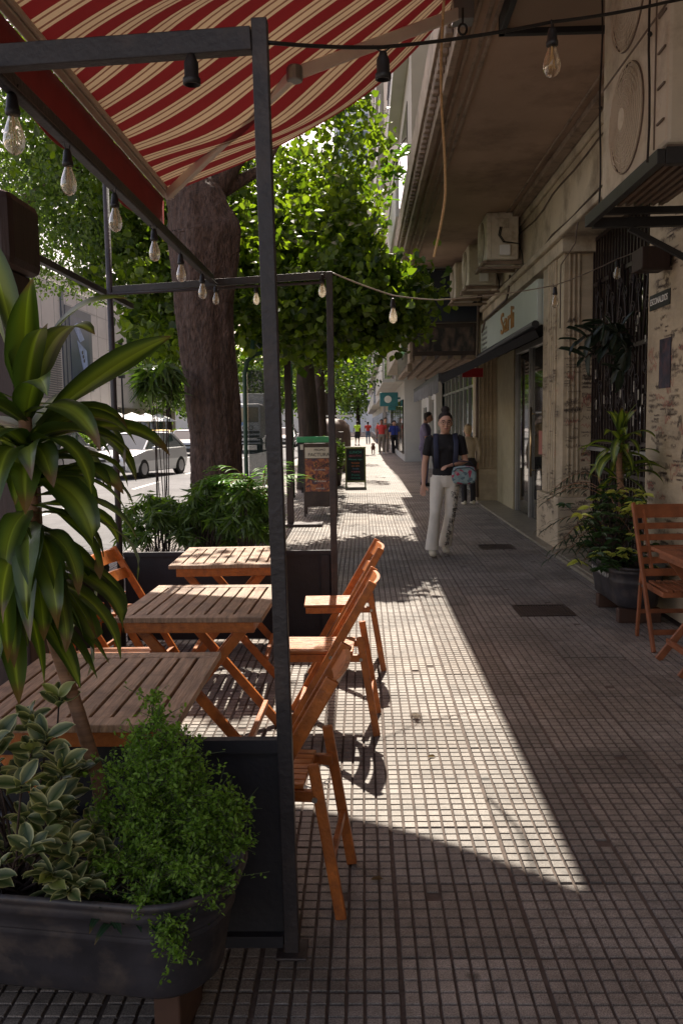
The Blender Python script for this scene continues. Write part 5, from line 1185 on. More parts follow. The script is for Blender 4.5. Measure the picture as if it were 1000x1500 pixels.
def person(label, loc, rz, h=1.65, skin=m_skin, top=m_tee, bottom=m_blk, shoe=m_blk, hair=m_hair, legs=None, arms=None, female=False, sleeve=.16, hairstyle='short', head_tilt=0.0, flare=0, face=True, vox=.010, build=1.0, shorts=False, group=None):
    t = thing('person', label, 'person', (0, 0, 0), group); sw = .155 if female else .185; k = build
    legs = legs or [((-.09, 0, .88), (-.10, -.04, .48), (-.10, .02, .08)), ((.09, 0, .88), (.10, .04, .48), (.10, .10, .08))]
    arms = arms or [((-sw, 0, 1.36), (-sw - .07, .03, 1.09), (-sw - .06, -.04, .84)), ((sw, 0, 1.36), (sw + .07, .03, 1.09), (sw + .06, -.04, .84))]
    m = MB(); hc = Vector((0, -.025 - head_tilt * .06, 1.535))
    m.loft([((0, 0, .86), .14 * k, .10 * k), ((0, 0, 1.0), .125 * k, .085 * k), ((0, .0, 1.2), .145 * k, .095 * k), ((0, 0, 1.33), .14 * k, .08), ((0, 0, 1.39), .07, .055), ((0, -.005, 1.43), .048, .048), ((0, -.015, 1.50), .048, .05)], 16)
    m.loft([(hc + Vector((0, -.022, -.115)), .026, .022), (hc + Vector((0, -.020, -.098)), .046, .042), (hc + Vector((0, -.008, -.06)), .062, .072), (hc + Vector((0, 0, -.01)), .072, .088), (hc + Vector((0, .004, .04)), .076, .094), (hc + Vector((0, .006, .085)), .062, .078), (hc + Vector((0, .006, .115)), .03, .04)], 16)
    m.loft([(hc + Vector((0, -.088, .012)), .007, .006), (hc + Vector((0, -.098, -.015)), .010, .010), (hc + Vector((0, -.104, -.032)), .014, .013), (hc + Vector((0, -.09, -.042)), .012, .008)], 8)
    for s in (-1, 1): m.ball(hc + Vector((s * .076, .012, -.008)), .010, .018, .028, 8, 6); m.ball(hc + Vector((s * .034, -.066, -.024)), .022, .018, .018, 8, 6)
    m.ball(hc + Vector((0, -.088, -.064)), .024, .012, .008, 8, 5)
    for (a, b_, c) in arms:
        a, b_, c = Vector(a), Vector(b_), Vector(c); m.loft([(a, .046 * k, .046 * k), (a.lerp(b_, .5), .042 * k, .040 * k), (b_, .034 * k, .034 * k), (b_.lerp(c, .3), .036 * k, .033 * k), (c, .021, .019)], 12)
        d = (c - b_).normalized(); hand(m, c, d, (0, -1, 0) if abs(d.y) < .6 else (0, 0, -1), .5)
    if shorts:
        for L__ in legs: m.loft([(L__[0], .08, .085), (L__[1], .052, .055), (Vector(L__[1]).lerp(Vector(L__[2]), .35), .05, .055), (L__[2], .032, .036)], 12)
    obj('body', m, skin, t, remesh=vox)
    # top
    m = MB(); m.loft([((0, 0, .93), .150 * k, .112 * k), ((0, 0, 1.02), .142 * k, .102 * k), ((0, 0, 1.16), .152 * k, .112 * k), ((0, -.005, 1.26), .165 * k, .116 * k), ((0, 0, 1.345), .165 * k, .092 * k), ((0, 0, 1.395), .10, .07), ((0, 0, 1.41), .066, .06)], 18)
    if female: m.ball((-.06, -.075, 1.245), .062, .055, .06, 10, 8); m.ball((.06, -.075, 1.245), .062, .055, .06, 10, 8)
    for (a, b_, c) in arms:
        a, b_, c = Vector(a), Vector(b_), Vector(c); L0 = (b_ - a).length; tt = min(1, sleeve / L0); e = a.lerp(b_, tt)
        m.loft([(a + Vector((-.03 * math.copysign(1, a.x), 0, .005)), .056 * k, .056 * k), (a, .058 * k, .056 * k), (a.lerp(e, .6), .054 * k, .054 * k), (e, .053 * k, .052 * k)], 12)
        if sleeve / L0 > 1.2: c2 = b_.lerp(c, .9); m.loft([(a.lerp(b_, .9), .047 * k, .047 * k), (b_, .045, .045), (c2, .036, .034)], 12)
    tp = obj('top', m, top, t, remesh=vox)
    # bottoms
    m = MB(); m.loft([((0, 0, .98), .142 * k, .105 * k), ((0, .005, .92), .155 * k, .115 * k), ((0, .01, .86), .168 * k, .125 * k), ((0, .01, .80), .160 * k, .12 * k)], 16)
    for L__ in legs:
        a, b_, c = [Vector(q) for q in L__]; e = c if not shorts else a.lerp(b_, 1.0)
        if shorts: m.loft([(a, .092 * k, .1 * k), (e, .085, .09)], 12)
        else: m.loft([(a + Vector((0, 0, .02)), .092 * k, .105 * k), (a.lerp(b_, .5), .080 * k, .088 * k), (b_, .062 * k, .064 * k), (b_.lerp(c, .4), .062 + flare * .2, .066 + flare * .2), (c + Vector((0, 0, .02)), .056 + flare, .062 + flare), (c + Vector((0, .0, -.02)), .060 + flare, .066 + flare)], 14)
    bt = obj('trousers', m, bottom, t, remesh=vox)
    for L__ in legs:
        c = Vector(L__[2]); m = MB(); lift = c.z - .08
        m.loft([(c + Vector((0, .055, -.075)), .030, .004), (c + Vector((0, .05, -.045)), .034, .02)], 10) if False else None
        prof = [(.070, .030, .050), (.04, .036, .058), (-.02, .038, .050), (-.08, .043, .036), (-.14, .042, .030), (-.175, .026, .02)]
        vs = []; n = 10
        for (yy, w, hh) in prof:
            for j in range(n): a = 2 * PI * j / n; vs.append((c.x + w * math.cos(a), c.y + yy, max(lift, lift + hh * (.9 + math.sin(a)) * .92)))
        m.add(vs, [(i * n + j, i * n + (j + 1) % n, (i + 1) * n + (j + 1) % n, (i + 1) * n + j) for i in range(len(prof) - 1) for j in range(n)] + [tuple(range(n))[::-1], tuple(range((len(prof) - 1) * n, len(prof) * n))])
        obj('shoe', m, shoe, t, smooth=True)
    # hair
    m = MB(); m.loft([(hc + Vector((0, .052, -.075)), .050, .030), (hc + Vector((0, .050, -.03)), .070, .052), (hc + Vector((0, .034, .03)), .084, .078), (hc + Vector((0, .010, .072)), .082, .094), (hc + Vector((0, .004, .110)), .060, .074), (hc + Vector((0, .01, .135)), .02, .026)], 16)
    if hairstyle == 'bun': m.ball(hc + Vector((0, .02, .155)), .052, .05, .042, 10, 8)
    if hairstyle == 'long':
        m.loft([(hc + Vector((0, .05, .02)), .075, .05), (hc + Vector((.0, .075, -.12)), .085, .045), (hc + Vector((.01, .08, -.28)), .075, .035), (hc + Vector((.02, .08, -.36)), .03, .02)], 12)
    hr = obj('hair', m, hair, t, remesh=.009)
    if face:
        m = MB()
        for s in (-1, 1): m.ball(hc + Vector((s * .031, -.080, .006)), .011, .007, .006, 8, 6); m.tube([hc + Vector((s * .015, -.088, .028)), hc + Vector((s * .032, -.090, .033)), hc + Vector((s * .052, -.080, .026))], .003, 4)
        obj('eyes', m, m_hair, t)
        m = MB(); m.tube([hc + Vector((-.022, -.093, -.064)), hc + Vector((0, -.099, -.062)), hc + Vector((.022, -.093, -.064))], .0045, 5); obj('mouth', m, MAT('lips', (.30, .10, .09), .5, .1), t)
    t.location = loc; t.rotation_euler = (0, 0, rz); s = h / 1.66; t.scale = (s, s, s)
    return t, hc
# the woman walking towards the camera
t, hc = person('woman in black t-shirt and white trousers walking towards the camera with glasses', (0, 0, 0), 0, 1.66, m_skin, m_tee, m_cloth_white, m_shoe, m_hair,
    legs=[((-.085, 0, .88), (-.13, -.13, .50), (-.165, -.10, .10)), ((.085, 0, .88), (.05, -.05, .48), (.005, .08, .11))],
    arms=[((-.175, .0, 1.35), (-.235, .02, 1.08), (-.255, -.03, .83)), ((.175, 0, 1.35), (.235, -.01, 1.09), (.045, -.17, 1.055))], female=True, sleeve=.19, hairstyle='bun', head_tilt=.45, flare=.022, vox=.008)
m = MB()
for s in (-1, 1): m.loft([((s * .105, -.108, 1.02), .028, .006, (1, 0, 0)), ((s * .112, -.135, 1.20), .030, .006, (1, 0, 0)), ((s * .115, -.115, 1.31), .030, .006, (1, 0, 0)), ((s * .11, -.03, 1.412), .030, .006, (1, 0, 0)), ((s * .10, .09, 1.37), .03, .006, (1, 0, 0))], 10)
m.loft([((0, .14, .98), .12, .04), ((0, .16, 1.1), .14, .07), ((0, .15, 1.3), .13, .055), ((0, .12, 1.39), .08, .02)], 14); bp_ = obj('backpack', m, m_strap, t, smooth=True)
m = MB()
for s in (-1, 1): m.tube([hc + Vector((s * .033 + .023 * math.cos(a), -.101, .004 + .020 * math.sin(a))) for a in [q * PI / 8 for q in range(17)]], .0028, 5); m.tube([hc + Vector((s * .056, -.099, .008)), hc + Vector((s * .074, .0, .008))], .002, 4)
m.tube([hc + Vector((-.011, -.103, .010)), hc + Vector((.011, -.103, .010))], .002, 4); obj('glasses', m, MAT('tortoiseshell', (.07, .03, .02), .3, .3), t)
m = MB(); random.seed(40)
for k in range(150):       # dark lace pattern down the outside of her left leg
    s = random.random(); z = .84 - s * .74; cx_ = .115 - .095 * s + .015 * math.sin(s * 5) + (.045 if s < .2 else .02) * random.uniform(-1, 1.2); yy = -.088 - .0 * s + (.0 if s < .5 else (s - .5) * .18)
    a = random.random() * 6.28; r_ = random.uniform(.006, .016); m.tube([(cx_ + r_ * math.cos(a + q * .8), yy - .012 + random.uniform(0, .003) - .01 * (s > .1), z + r_ * 1.2 * math.sin(a + q * .8)) for q in range(random.randint(3, 6))], .0022, 4, False)
obj('lace', m, m_hair, t)
t.location = (.955, 9.92, 0)
def flower_mat():
    m, nt, p = newmat('floral_print'); tc = N(nt, 'ShaderNodeTexCoord'); vr = N(nt, 'ShaderNodeTexVoronoi', Scale=38.0); L(nt, tc.outputs['Object'], vr.inputs['Vector'])
    cr = N(nt, 'ShaderNodeValToRGB'); e = cr.color_ramp.elements; cr.color_ramp.interpolation = 'CONSTANT'; e[0].color = (.20, .28, .28, 1); e[1].position = .80; e[1].color = (.36, .04, .08, 1)
    x = e.new(.93); x.color = (.50, .22, .25, 1); x = e.new(.3); x.color = (.10, .15, .17, 1); x = e.new(.42); x.color = (.26, .34, .33, 1)
    s = N(nt, 'ShaderNodeSeparateColor'); L(nt, vr.outputs['Color'], s.inputs[0]); L(nt, s.outputs[0], cr.inputs['Fac']); L(nt, cr.outputs['Color'], p.inputs['Base Color']); p.inputs['Roughness'].default_value = .7; return m
hb = thing('handbag', 'small blue grey floral bag with red flowers carried by the woman', 'bag', (1.15, 9.74, .98))
def bagv(x, y, z): return (x + 1.15, y + 9.74, z + .98)
m = MB(); m.loft([(bagv(0, .045, -.005), .085, .062), (bagv(0, .035, -.005), .112, .085), (bagv(0, -.03, -.005), .116, .088), (bagv(0, -.045, -.005), .10, .074)], 24)
b_ = obj('pouch', m, flower_mat(), hb, bev=.004, smooth=True)
for v_ in b_.data.vertices:      # squarer outline
    x, z = v_.co.x / .116, v_.co.z / .088; q = max(abs(x), abs(z)); l_ = math.hypot(x, z)
    if l_ > .3: k = (l_ / max(q, 1e-6)) ** .55; v_.co.x *= k; v_.co.z *= k
m = MB(); m.tube([bagv(-.10, -.05, .03), bagv(-.07, -.055, .062), bagv(.05, -.055, .068), bagv(.10, -.045, .03)], .004, 6); obj('zip', m, m_strap, hb, smooth=True)
m = MB(); m.tube([bagv(-.09, 0, .07), bagv(-.10, .0, .11), bagv(-.06, -.02, .13), bagv(.06, 0, .12), bagv(.10, .0, .07)], .006, 6); obj('handle', m, m_strap, hb, smooth=True)
hb.scale = (1.22, 1.22, 1.2); hb.location.z = .95
# man in purple scrubs looking at his phone
person('man in purple medical scrubs standing sideways by the glass shopfront', (1.54, 21.0, 0), R(78), 1.80, m_skin2, m_scrub, m_scrub, m_blk, m_hair,
    legs=[((-.09, 0, .88), (-.10, -.02, .48), (-.11, .0, .08)), ((.09, 0, .88), (.10, .02, .48), (.11, .06, .08))], arms=[((-.185, 0, 1.36), (-.21, -.05, 1.09), (-.09, -.29, 1.12)), ((.185, 0, 1.36), (.21, -.04, 1.10), (.07, -.29, 1.10))], sleeve=.24, head_tilt=.8, build=1.12, vox=.014)
m = MB(); m.box(1.86, 1.875, 20.94, 21.02, 1.22, 1.36); tag(obj('phone', m, m_black, bev=.003), 'dark phone held by the man in purple scrubs', 'phone')
person('fair haired person in a beige coat by the far fluted pillar, past the woman', (1.98, 16.1, 0), R(185), 1.50, m_skin, m_beige, m_blk, m_shoe, m_blond, sleeve=.5, female=True, face=False, vox=.012)
person('man in a red t-shirt and grey trousers walking up the far pavement', (1.0, 44, 0), R(-5), 1.76, m_skin2, m_red, m_khaki, m_white, m_hair, face=False, vox=.02, build=1.1)
person('taller man walking just behind the man in red', (1.25, 46, 0), R(5), 1.86, m_skin, m_khaki, m_khaki, m_blk, m_hair, face=False, vox=.02)
person('woman with long dark hair and a blue blouse, walking with a dark bag', (1.62, 44.2, 0), R(15), 1.68, m_skin, m_blue, m_blk, m_blk, m_hair, female=True, hairstyle='long', face=False, vox=.02, sleeve=.3,
    legs=[((-.09, 0, .88), (-.10, -.10, .50), (-.09, -.12, .10)), ((.09, 0, .88), (.08, .04, .48), (.06, .22, .12))])
m = MB(); m.loft([((1.93, 44.1, .40), .14, .05), ((1.93, 44.1, .55), .13, .05), ((1.93, 44.1, .62), .10, .03)], 10); hb2 = tag(obj('handbag', m, m_blk), 'large dark bag hanging from the hand of the woman in blue', 'bag')
m = MB(); m.tube([(1.86, 44.1, .60), (1.9, 44.1, .82), (1.98, 44.1, .82), (2.0, 44.1, .60)], .01, 5); obj('handle', m, m_blk, hb2)
GPp = 'people far down the pavement'
person('person in a bright yellow green vest at the end of the pavement', (-.35, 62, 0), R(160), 1.74, m_skin2, m_hiviz, m_blk, m_blk, m_hair, face=False, vox=.03, shorts=True, group=GPp)
person('person in red beside the yellow green vest', (.45, 66, 0), R(180), 1.72, m_skin2, m_red, m_jean, m_blk, m_hair, face=False, vox=.03, group=GPp)
person('person in pale pink and light jeans at the pavement end', (1.25, 68, 0), R(0), 1.62, m_skin, m_pink, m_jean, m_blk, m_blond, face=False, vox=.03, female=True, group=GPp)
person('person in dark clothes left of the yellow green vest', (-1.4, 69, 0), R(0), 1.68, m_skin2, m_blk, m_khaki, m_blk, m_hair, face=False, vox=.03, group=GPp)
# small brown dog
t = thing('dog', 'small shaggy brown dog walking beside the man in red', 'dog', (.55, 43.8, 0)); m = MB()
def dg(x, y, z): return (.55 + x, 43.8 + y, z)
m.loft([(dg(0, .26, .34), .07, .08), (dg(0, .12, .33), .10, .10), (dg(0, -.08, .33), .115, .13), (dg(0, -.2, .36), .09, .11), (dg(0, -.3, .43), .07, .08)], 12)
m.loft([(dg(0, -.28, .46), .075, .075), (dg(0, -.38, .50), .08, .085), (dg(0, -.47, .47), .045, .045), (dg(0, -.52, .46), .035, .03)], 12)
for s in (-1, 1):
    m.ball(dg(s * .07, -.36, .53), .025, .03, .055, 8, 6); m.loft([(dg(s * .06, -.18, .30), .045, .05), (dg(s * .06, -.17, .15), .03, .03), (dg(s * .06, -.20, .02), .032, .04)], 8)
    m.loft([(dg(s * .06, .2, .32), .055, .075), (dg(s * .06, .15, .20), .035, .045), (dg(s * .06, .24, .11), .022, .025), (dg(s * .06, .20, .02), .028, .035)], 8)
m.tube([dg(0, .28, .40), dg(0, .36, .50), dg(0, .34, .58)], [.03, .025, .015], 8); obj('body', m, m_fur, t, remesh=.02)

# ================================================================== STREET FURNITURE
# A-frame boards
def aframe(label, cx_, y, w, h, frame_m, face_m, leg=.12, lean=.10, thick=.02, rz=0):
    t = thing('sandwich_board', label, 'sign board', (cx_, y, 0)); yb = y + .42
    for s, yy in ((1, y), (-1, yb)):
        y1 = yy; y0 = yy + s * lean
        m = MB()
        for q in (-1, 1): m.beam((cx_ + q * (w / 2 - .018), y1, 0), (cx_ + q * (w / 2 - .018), y0 + (0 if s > 0 else 0), h), .035, thick, (0, 1, 0))
        m.beam((cx_ - w / 2, y1 + s * lean * leg / h, leg), (cx_ + w / 2, y1 + s * lean * leg / h, leg), thick, .04, (0, 0, 1)); m.beam((cx_ - w / 2, y0, h - .01), (cx_ + w / 2, y0, h - .01), thick, .04, (0, 0, 1)); obj('board_frame', m, frame_m, t, bev=.003)
        m = MB(); m.beam((cx_, y1 + s * lean * (leg + .02) / h, leg + .02), (cx_, y0, h - .03), w - .05, .010, (0, 1, 0)); obj('board', m, face_m, t)
    return t
fx = -.715
t = aframe('brown sandwich board with price poster PROMO FACTURAS on the pavement', fx, 14.3, .56, 1.22, m_signbrown, m_signbrown, .18, .10)
def on_board(z, y=14.3, lean=.10, h=1.22, e=.014): return y + lean * z / h - e
m = MB(); ya, yb = on_board(.98), on_board(1.16); m.add([(fx - .25, ya, .98), (fx + .25, ya, .98), (fx + .25, yb, 1.16), (fx - .25, yb, 1.16)], [(0, 1, 2, 3)]); obj('header', m, m_paper, t, solid=.002)
def food_mat():
    m, nt, p = newmat('food_photo_print'); tc = N(nt, 'ShaderNodeTexCoord'); vr = N(nt, 'ShaderNodeTexNoise', Scale=13.0, Detail=4.0, Distortion=1.2); L(nt, tc.outputs['Object'], vr.inputs['Vector'])
    cr = N(nt, 'ShaderNodeValToRGB'); e = cr.color_ramp.elements; e[0].position = .35; e[0].color = (.05, .03, .05, 1); e[1].position = .66; e[1].color = (.50, .20, .06, 1); x = e.new(.5); x.color = (.26, .07, .035, 1)
    L(nt, vr.outputs['Fac'], cr.inputs['Fac']); L(nt, cr.outputs['Color'], p.inputs['Base Color']); p.inputs['Roughness'].default_value = .45; return m
m = MB(); ya, yb = on_board(.42), on_board(.97); m.add([(fx - .25, ya, .42), (fx + .25, ya, .42), (fx + .25, yb, .97), (fx - .25, yb, .97)], [(0, 1, 2, 3)]); obj('poster', m, food_mat(), t, solid=.002)
tilt = (PI / 2 - math.atan(.10 / 1.22), 0, 0)
for s_, z, sz, mt in (('PROMO', 1.115, .055, m_text_dark), ('FACTURAS', 1.035, .082, m_text_dark), ('$ 800', .86, .115, m_text_dark), ('LA UNIDAD', .785, .035, m_text_white), ('$ 8.000', .66, .115, m_text_dark), ('LA DOCENA', .59, .035, m_text_white), ('NAPOLES', .47, .035, m_text_white)):
    text('lettering', s_, sz, mt, t, (fx + (.03 if sz > .1 else 0), on_board(z, e=.018), z), tilt, .001, 1.0)
cx2 = -.17
t = aframe('chalkboard sandwich sign with a lime green frame and coloured chalk writing', cx2, 20.6, .50, .98, m_limef, m_chalk, .16, .09)
ti2 = (PI / 2 - math.atan(.09 / .98), 0, 0)
for s_, z, mt, sz in (('LUNCH', .86, m_text_teal, .085), ('EJECUTIVO', .775, m_text_pink, .062), ('Milanesa napo', .69, m_text_teal, .058), ('Ravioles', .605, m_text_or2, .06), ('con salsa', .535, m_text_or2, .055), ('Tortilla', .465, m_text_blue, .055), ('+ bebida', .395, m_text_pink, .06), ('Promo', .315, m_text_teal, .07), ('merienda', .245, m_text_teal, .06)):
    text('chalk_writing', s_, sz, mt, t, (cx2, 20.6 + .09 * z / .98 - .018, z), ti2, .001, 1.0)
# potted plant beside it
t = thing('potted_plant', 'leafy plant in a dark pot behind the chalkboard', 'plant', (-.72, 21.4, 0)); m = MB(); m.lathe((-.72, 21.4, 0), [(.14, .0), (.17, .02), (.22, .42), (.24, .42), (.24, .46), (.2, .46), (.19, .40)], 16); obj('pot', m, m_brown, t, smooth=True)
g = np.random.default_rng(3); P = np.array([-.72, 21.4, .78]) + g.normal(size=(900, 3)) * np.array([.16, .16, .15]); leafcloud('leaves', P, .09, 'oval', m_bushy, t, g); m = MB(); m.tube([(-.72, 21.4, .4), (-.72, 21.4, .9)], .012, 5); obj('stem', m, m_barkd, t)
# kiosk with bright green top behind the promo board
t = thing('news_stand', 'dark street stand with a bright green top behind the promo board', 'stand', (-1.1, 19.6, 0)); m = MB(); m.box(-1.46, -.70, 19.3, 19.9, .12, 1.13); obj('cabinet', m, m_steel, t, bev=.01)
m = MB(); m.box(-1.48, -.66, 19.25, 19.95, 1.14, 1.27); obj('top', m, m_greenl, t, bev=.02)
m = MB(); m.box(-1.40, -1.32, 19.27, 19.30, .98, 1.10); obj('label', m, m_paper, t)
for xx in (-1.4, -.8): 
    m = MB(); m.box(xx, xx + .05, 19.4, 19.8, 0, .12); obj('leg', m, m_steel, t)
# rounded brown kiosk further on
t = thing('flower_kiosk', 'rounded greyish brown kiosk on the pavement before the far pedestrians', 'kiosk', (-.95, 29, 0)); m = MB()
m.loft([((-1.0, 28.6, .0), .62, .9), ((-1.0, 28.6, 1.2), .62, .9), ((-1.0, 28.6, 1.5), .58, .85), ((-1.0, 28.6, 1.68), .40, .6), ((-1.0, 28.6, 1.74), .15, .3)], 20); obj('shell', m, MAT('kiosk_paint', (.16, .11, .085), .6, .2), t, smooth=True)
m = MB(); m.box(-1.3, -.6, 27.66, 27.70, .5, 1.3); obj('hatch', m, m_signbrown, t, bev=.01)
m = MB(); m.box(-1.5, -.3, 27.7, 27.8, 1.78, 1.84); obj('lamp_strip', m, m_white, t)
# green pole, brown standing post with base plate
t = thing('street_pole', 'slim green street pole with bands left of the promo board', 'pole', (-1.58, 19.0, 0)); m = MB(); m.tube([(-1.5, 18.2, -.0), (-1.5, 18.2, 4.4)], .05, 12)
obj('shaft', m, m_greenp, t, smooth=True); m = MB()
for z in (.5, 1.0, 1.5, 2.2): m.lathe((-1.5, 18.2, z), [(.055, 0), (.062, .01), (.062, .05), (.055, .06)], 12)
obj('band', m, m_silver, t)
t = thing('steel_post', 'brown square post on a flat base plate behind the tall near post', 'post', (-1.1, 13, 0)); m = MB(); m.box(-1.16, -1.06, 12.95, 13.05, .02, 3.1); obj('shaft', m, m_brown, t, bev=.005); m = MB(); m.box(-1.2, -.62, 12.8, 13.15, .001, .045); obj('base_plate', m, m_brown, t, bev=.005)
# glass advertising panel with curved green frame
t = thing('advertising_panel', 'green framed glass advertising panel with curved top beside the big trunk', 'panel', (-1.3, 11, 0)); m = MB()
m.tube([(-1.50, 11, 0.0), (-1.50, 11, 1.2), (-1.49, 11, 2.2), (-1.45, 11, 2.36), (-1.36, 11.0, 2.44)], .028, 8); m.tube([(-1.10, 11.3, 0.0), (-1.10, 11.3, 2.3), (-1.2, 11.2, 2.5), (-1.36, 11.0, 2.44)], .028, 8)
m.tube([(-1.40, 11.05, 2.4), (-1.38, 11.05, 2.62), (-1.28, 11.1, 2.55)], .035, 8); obj('frame', m, m_greenp, t, smooth=True)
m = MB(); m.add([(-1.46, 11.03, .75), (-1.14, 11.27, .75), (-1.14, 11.27, 2.25), (-1.46, 11.03, 2.25)], [(0, 1, 2, 3)]); m2 = obj('glass', m, GLASS('panel_glass', (.05, .08, .08), .05, .6), t, solid=.02)
m = MB(); m.add([(-1.47, 11.02, .0), (-1.12, 11.28, .0), (-1.12, 11.28, .72), (-1.47, 11.02, .72)], [(0, 1, 2, 3)]); obj('lower_panel', m, m_steel, t, solid=.03)

# ================================================================== VEHICLES
def car(label, loc, rz, paint, L0=4.2, W0=1.76, H0=1.48, kind='hatch', roofm=None, taxi=False, group=None):
    t = thing('car', label, 'car', (0, 0, 0), group); w = W0 / 2; hl = L0 / 2       # front faces -y
    st = [(-hl, .30, .62, .78 * w), (-hl + .12, .22, .74, .92 * w), (-hl + .5, .20, .82, w), (-hl + 1.05, .20, .92, w), (-.2, .20, .95, w), (hl - .9, .20, .96, w), (hl - .25, .22, .98, .97 * w), (hl, .34, .80, .86 * w)]
    m = MB(); vs = []
    for (y, z0, z1, ww) in st: vs += [(-ww * .94, y, z0), (ww * .94, y, z0), (ww, y, (z0 + z1) * .5), (ww * .94, y, z1), (ww * .5, y, z1 + .02), (-ww * .5, y, z1 + .02), (-ww * .94, y, z1), (-ww, y, (z0 + z1) * .5)]
    n = 8; m.add(vs, [(i * n + k, i * n + (k + 1) % n, (i + 1) * n + (k + 1) % n, (i + 1) * n + k) for i in range(len(st) - 1) for k in range(n)] + [tuple(range(n))[::-1], tuple(range((len(st) - 1) * n, len(st) * n))])
    obj('body', m, paint, t, bev=.03, smooth=False)
    tops = [(-hl + 1.0, .90, .91, .86 * w), (-hl + 1.75, .93, H0 - .06, .72 * w), (-.05, .94, H0, .72 * w), (hl - (1.0 if kind == 'hatch' else .5), .95, H0 - .04, .70 * w), (hl - (.28 if kind == 'hatch' else .1), .96, 1.0, .84 * w)]
    m = MB(); vs = []
    for (y, z0, z1, ww) in tops: vs += [(-.88 * w, y, z0), (.88 * w, y, z0), (ww, y, z1), (-ww, y, z1)]
    n = 4; m.add(vs, [(i * n + k, i * n + (k + 1) % n, (i + 1) * n + (k + 1) % n, (i + 1) * n + k) for i in range(len(tops) - 1) for k in range(n)] + [(3, 2, 1, 0), (16, 17, 18, 19)]); obj('windows', m, m_glassg, t, bev=.01)
    m = MB(); rf = tops[1:4]; vs = []
    for (y, z0, z1, ww) in rf: vs += [(-ww - .01, y, z1 - .02), (-ww * .8, y, z1 + .025), (ww * .8, y, z1 + .025), (ww + .01, y, z1 - .02)]
    m.add(vs, [(i * 4 + k, i * 4 + k + 1, (i + 1) * 4 + k + 1, (i + 1) * 4 + k) for i in range(2) for k in range(3)])
    for s in (-1, 1):
        m.beam((s * .86 * w, tops[0][0], .92), (s * rf[0][3] * .99, rf[0][0], rf[0][2]), .05, .05); m.beam((s * .87 * w, tops[4][0], .98), (s * rf[2][3], rf[2][0], rf[2][2]), .07, .06); m.beam((s * .9 * w, .1, .95), (s * .73 * w, .1, H0 - .02), .04, .07)
    obj('roof', m, roofm or paint, t)
    for sx in (-1, 1):
        for yy in (-hl + .78, hl - .80):
            m = MB(); m.lathe((sx * (w - .10), yy, .31), [(.0, -.1), (.31, -.1), (.325, -.07), (.325, .07), (.31, .1), (.2, .1), (.0, .1)], 20, 'x'); wh = obj('wheel', m, m_tyre, t, smooth=False)
            m = MB(); m.lathe((sx * (w - .10) , yy, .31), [(.0, -.108), (.20, -.106), (.20, .106), (.0, .108)], 14, 'x'); obj('rim', m, m_rim, wh)
        m = MB(); m.ball((sx * .66 * w, -hl + .10, .66), .17, .09, .075, 10, 6); obj('headlight', m, m_headl, t, smooth=True)
        m = MB(); m.ball((sx * (w + .07), -hl + 1.35, .98), .08, .05, .06, 8, 6); obj('mirror', m, paint, t, smooth=True)
    m = MB(); m.box(-.5 * w, .5 * w, -hl - .012, -hl + .05, .56, .66); m.box(-.7 * w, .7 * w, -hl - .005, -hl + .1, .28, .44); obj('grille', m, m_black, t)
    m = MB(); m.box(-.2, .2, -hl - .02, -hl - .012, .44, .54); obj('number_plate', m, m_white, t)
    m = MB(); m.lathe((0, -hl - .014, .62), [(.0, 0), (.055, 0), (.055, -.01), (.0, -.01)], 14, 'y'); obj('badge', m, m_silver, t)
    t.location = loc; t.rotation_euler = (0, 0, rz); return t
m_headl = GLASS('headlight_glass', (.5, .5, .5), .08)
def PAINT(n, c): 
    m, nt, p = newmat(n); p.inputs['Base Color'].default_value = c + (1,); p.inputs['Roughness'].default_value = .3; p.inputs['Coat Weight'].default_value = .6; p.inputs['Metallic'].default_value = .2; return m
p_gr, p_wh, p_sil, p_dk, p_bk = PAINT('grey_blue_paint', (.20, .24, .29)), PAINT('white_car_paint', (.62, .63, .64)), PAINT('silver_paint', (.30, .30, .31)), PAINT('navy_paint', (.03, .04, .07)), PAINT('black_car_paint', (.02, .02, .025))
car('grey blue hatchback facing the camera left of the big trunk', (-10.4, 50.5, -.13), R(6), p_gr)
car('black and yellow taxi just behind the grey blue hatchback', (-13.2, 56, -.13), R(4), p_bk, roofm=m_yel)
car('dark car behind the taxi on the far lane', (-16.0, 62, -.13), R(4), p_dk, kind='sedan')
car('white car crossing behind the dracaena leaves', (-7.7, 29.5, -.13), R(-14), p_wh, 4.3, 1.78, 1.5)
car('silver estate car at the left, behind the dracaena', (-12.6, 35, -.13), R(172), p_sil, 4.5, 1.8, 1.62, 'sedan')
car('silver car glinting in the sun between the far trunks', (-5.9, 66, -.13), R(0), p_sil)
car('dark parked car far along the avenue beside the kerb', (-5.0, 80, -.13), R(0), p_dk)
car('white parked car in the distance past the glinting car', (-8.5, 86, -.13), R(0), p_wh)
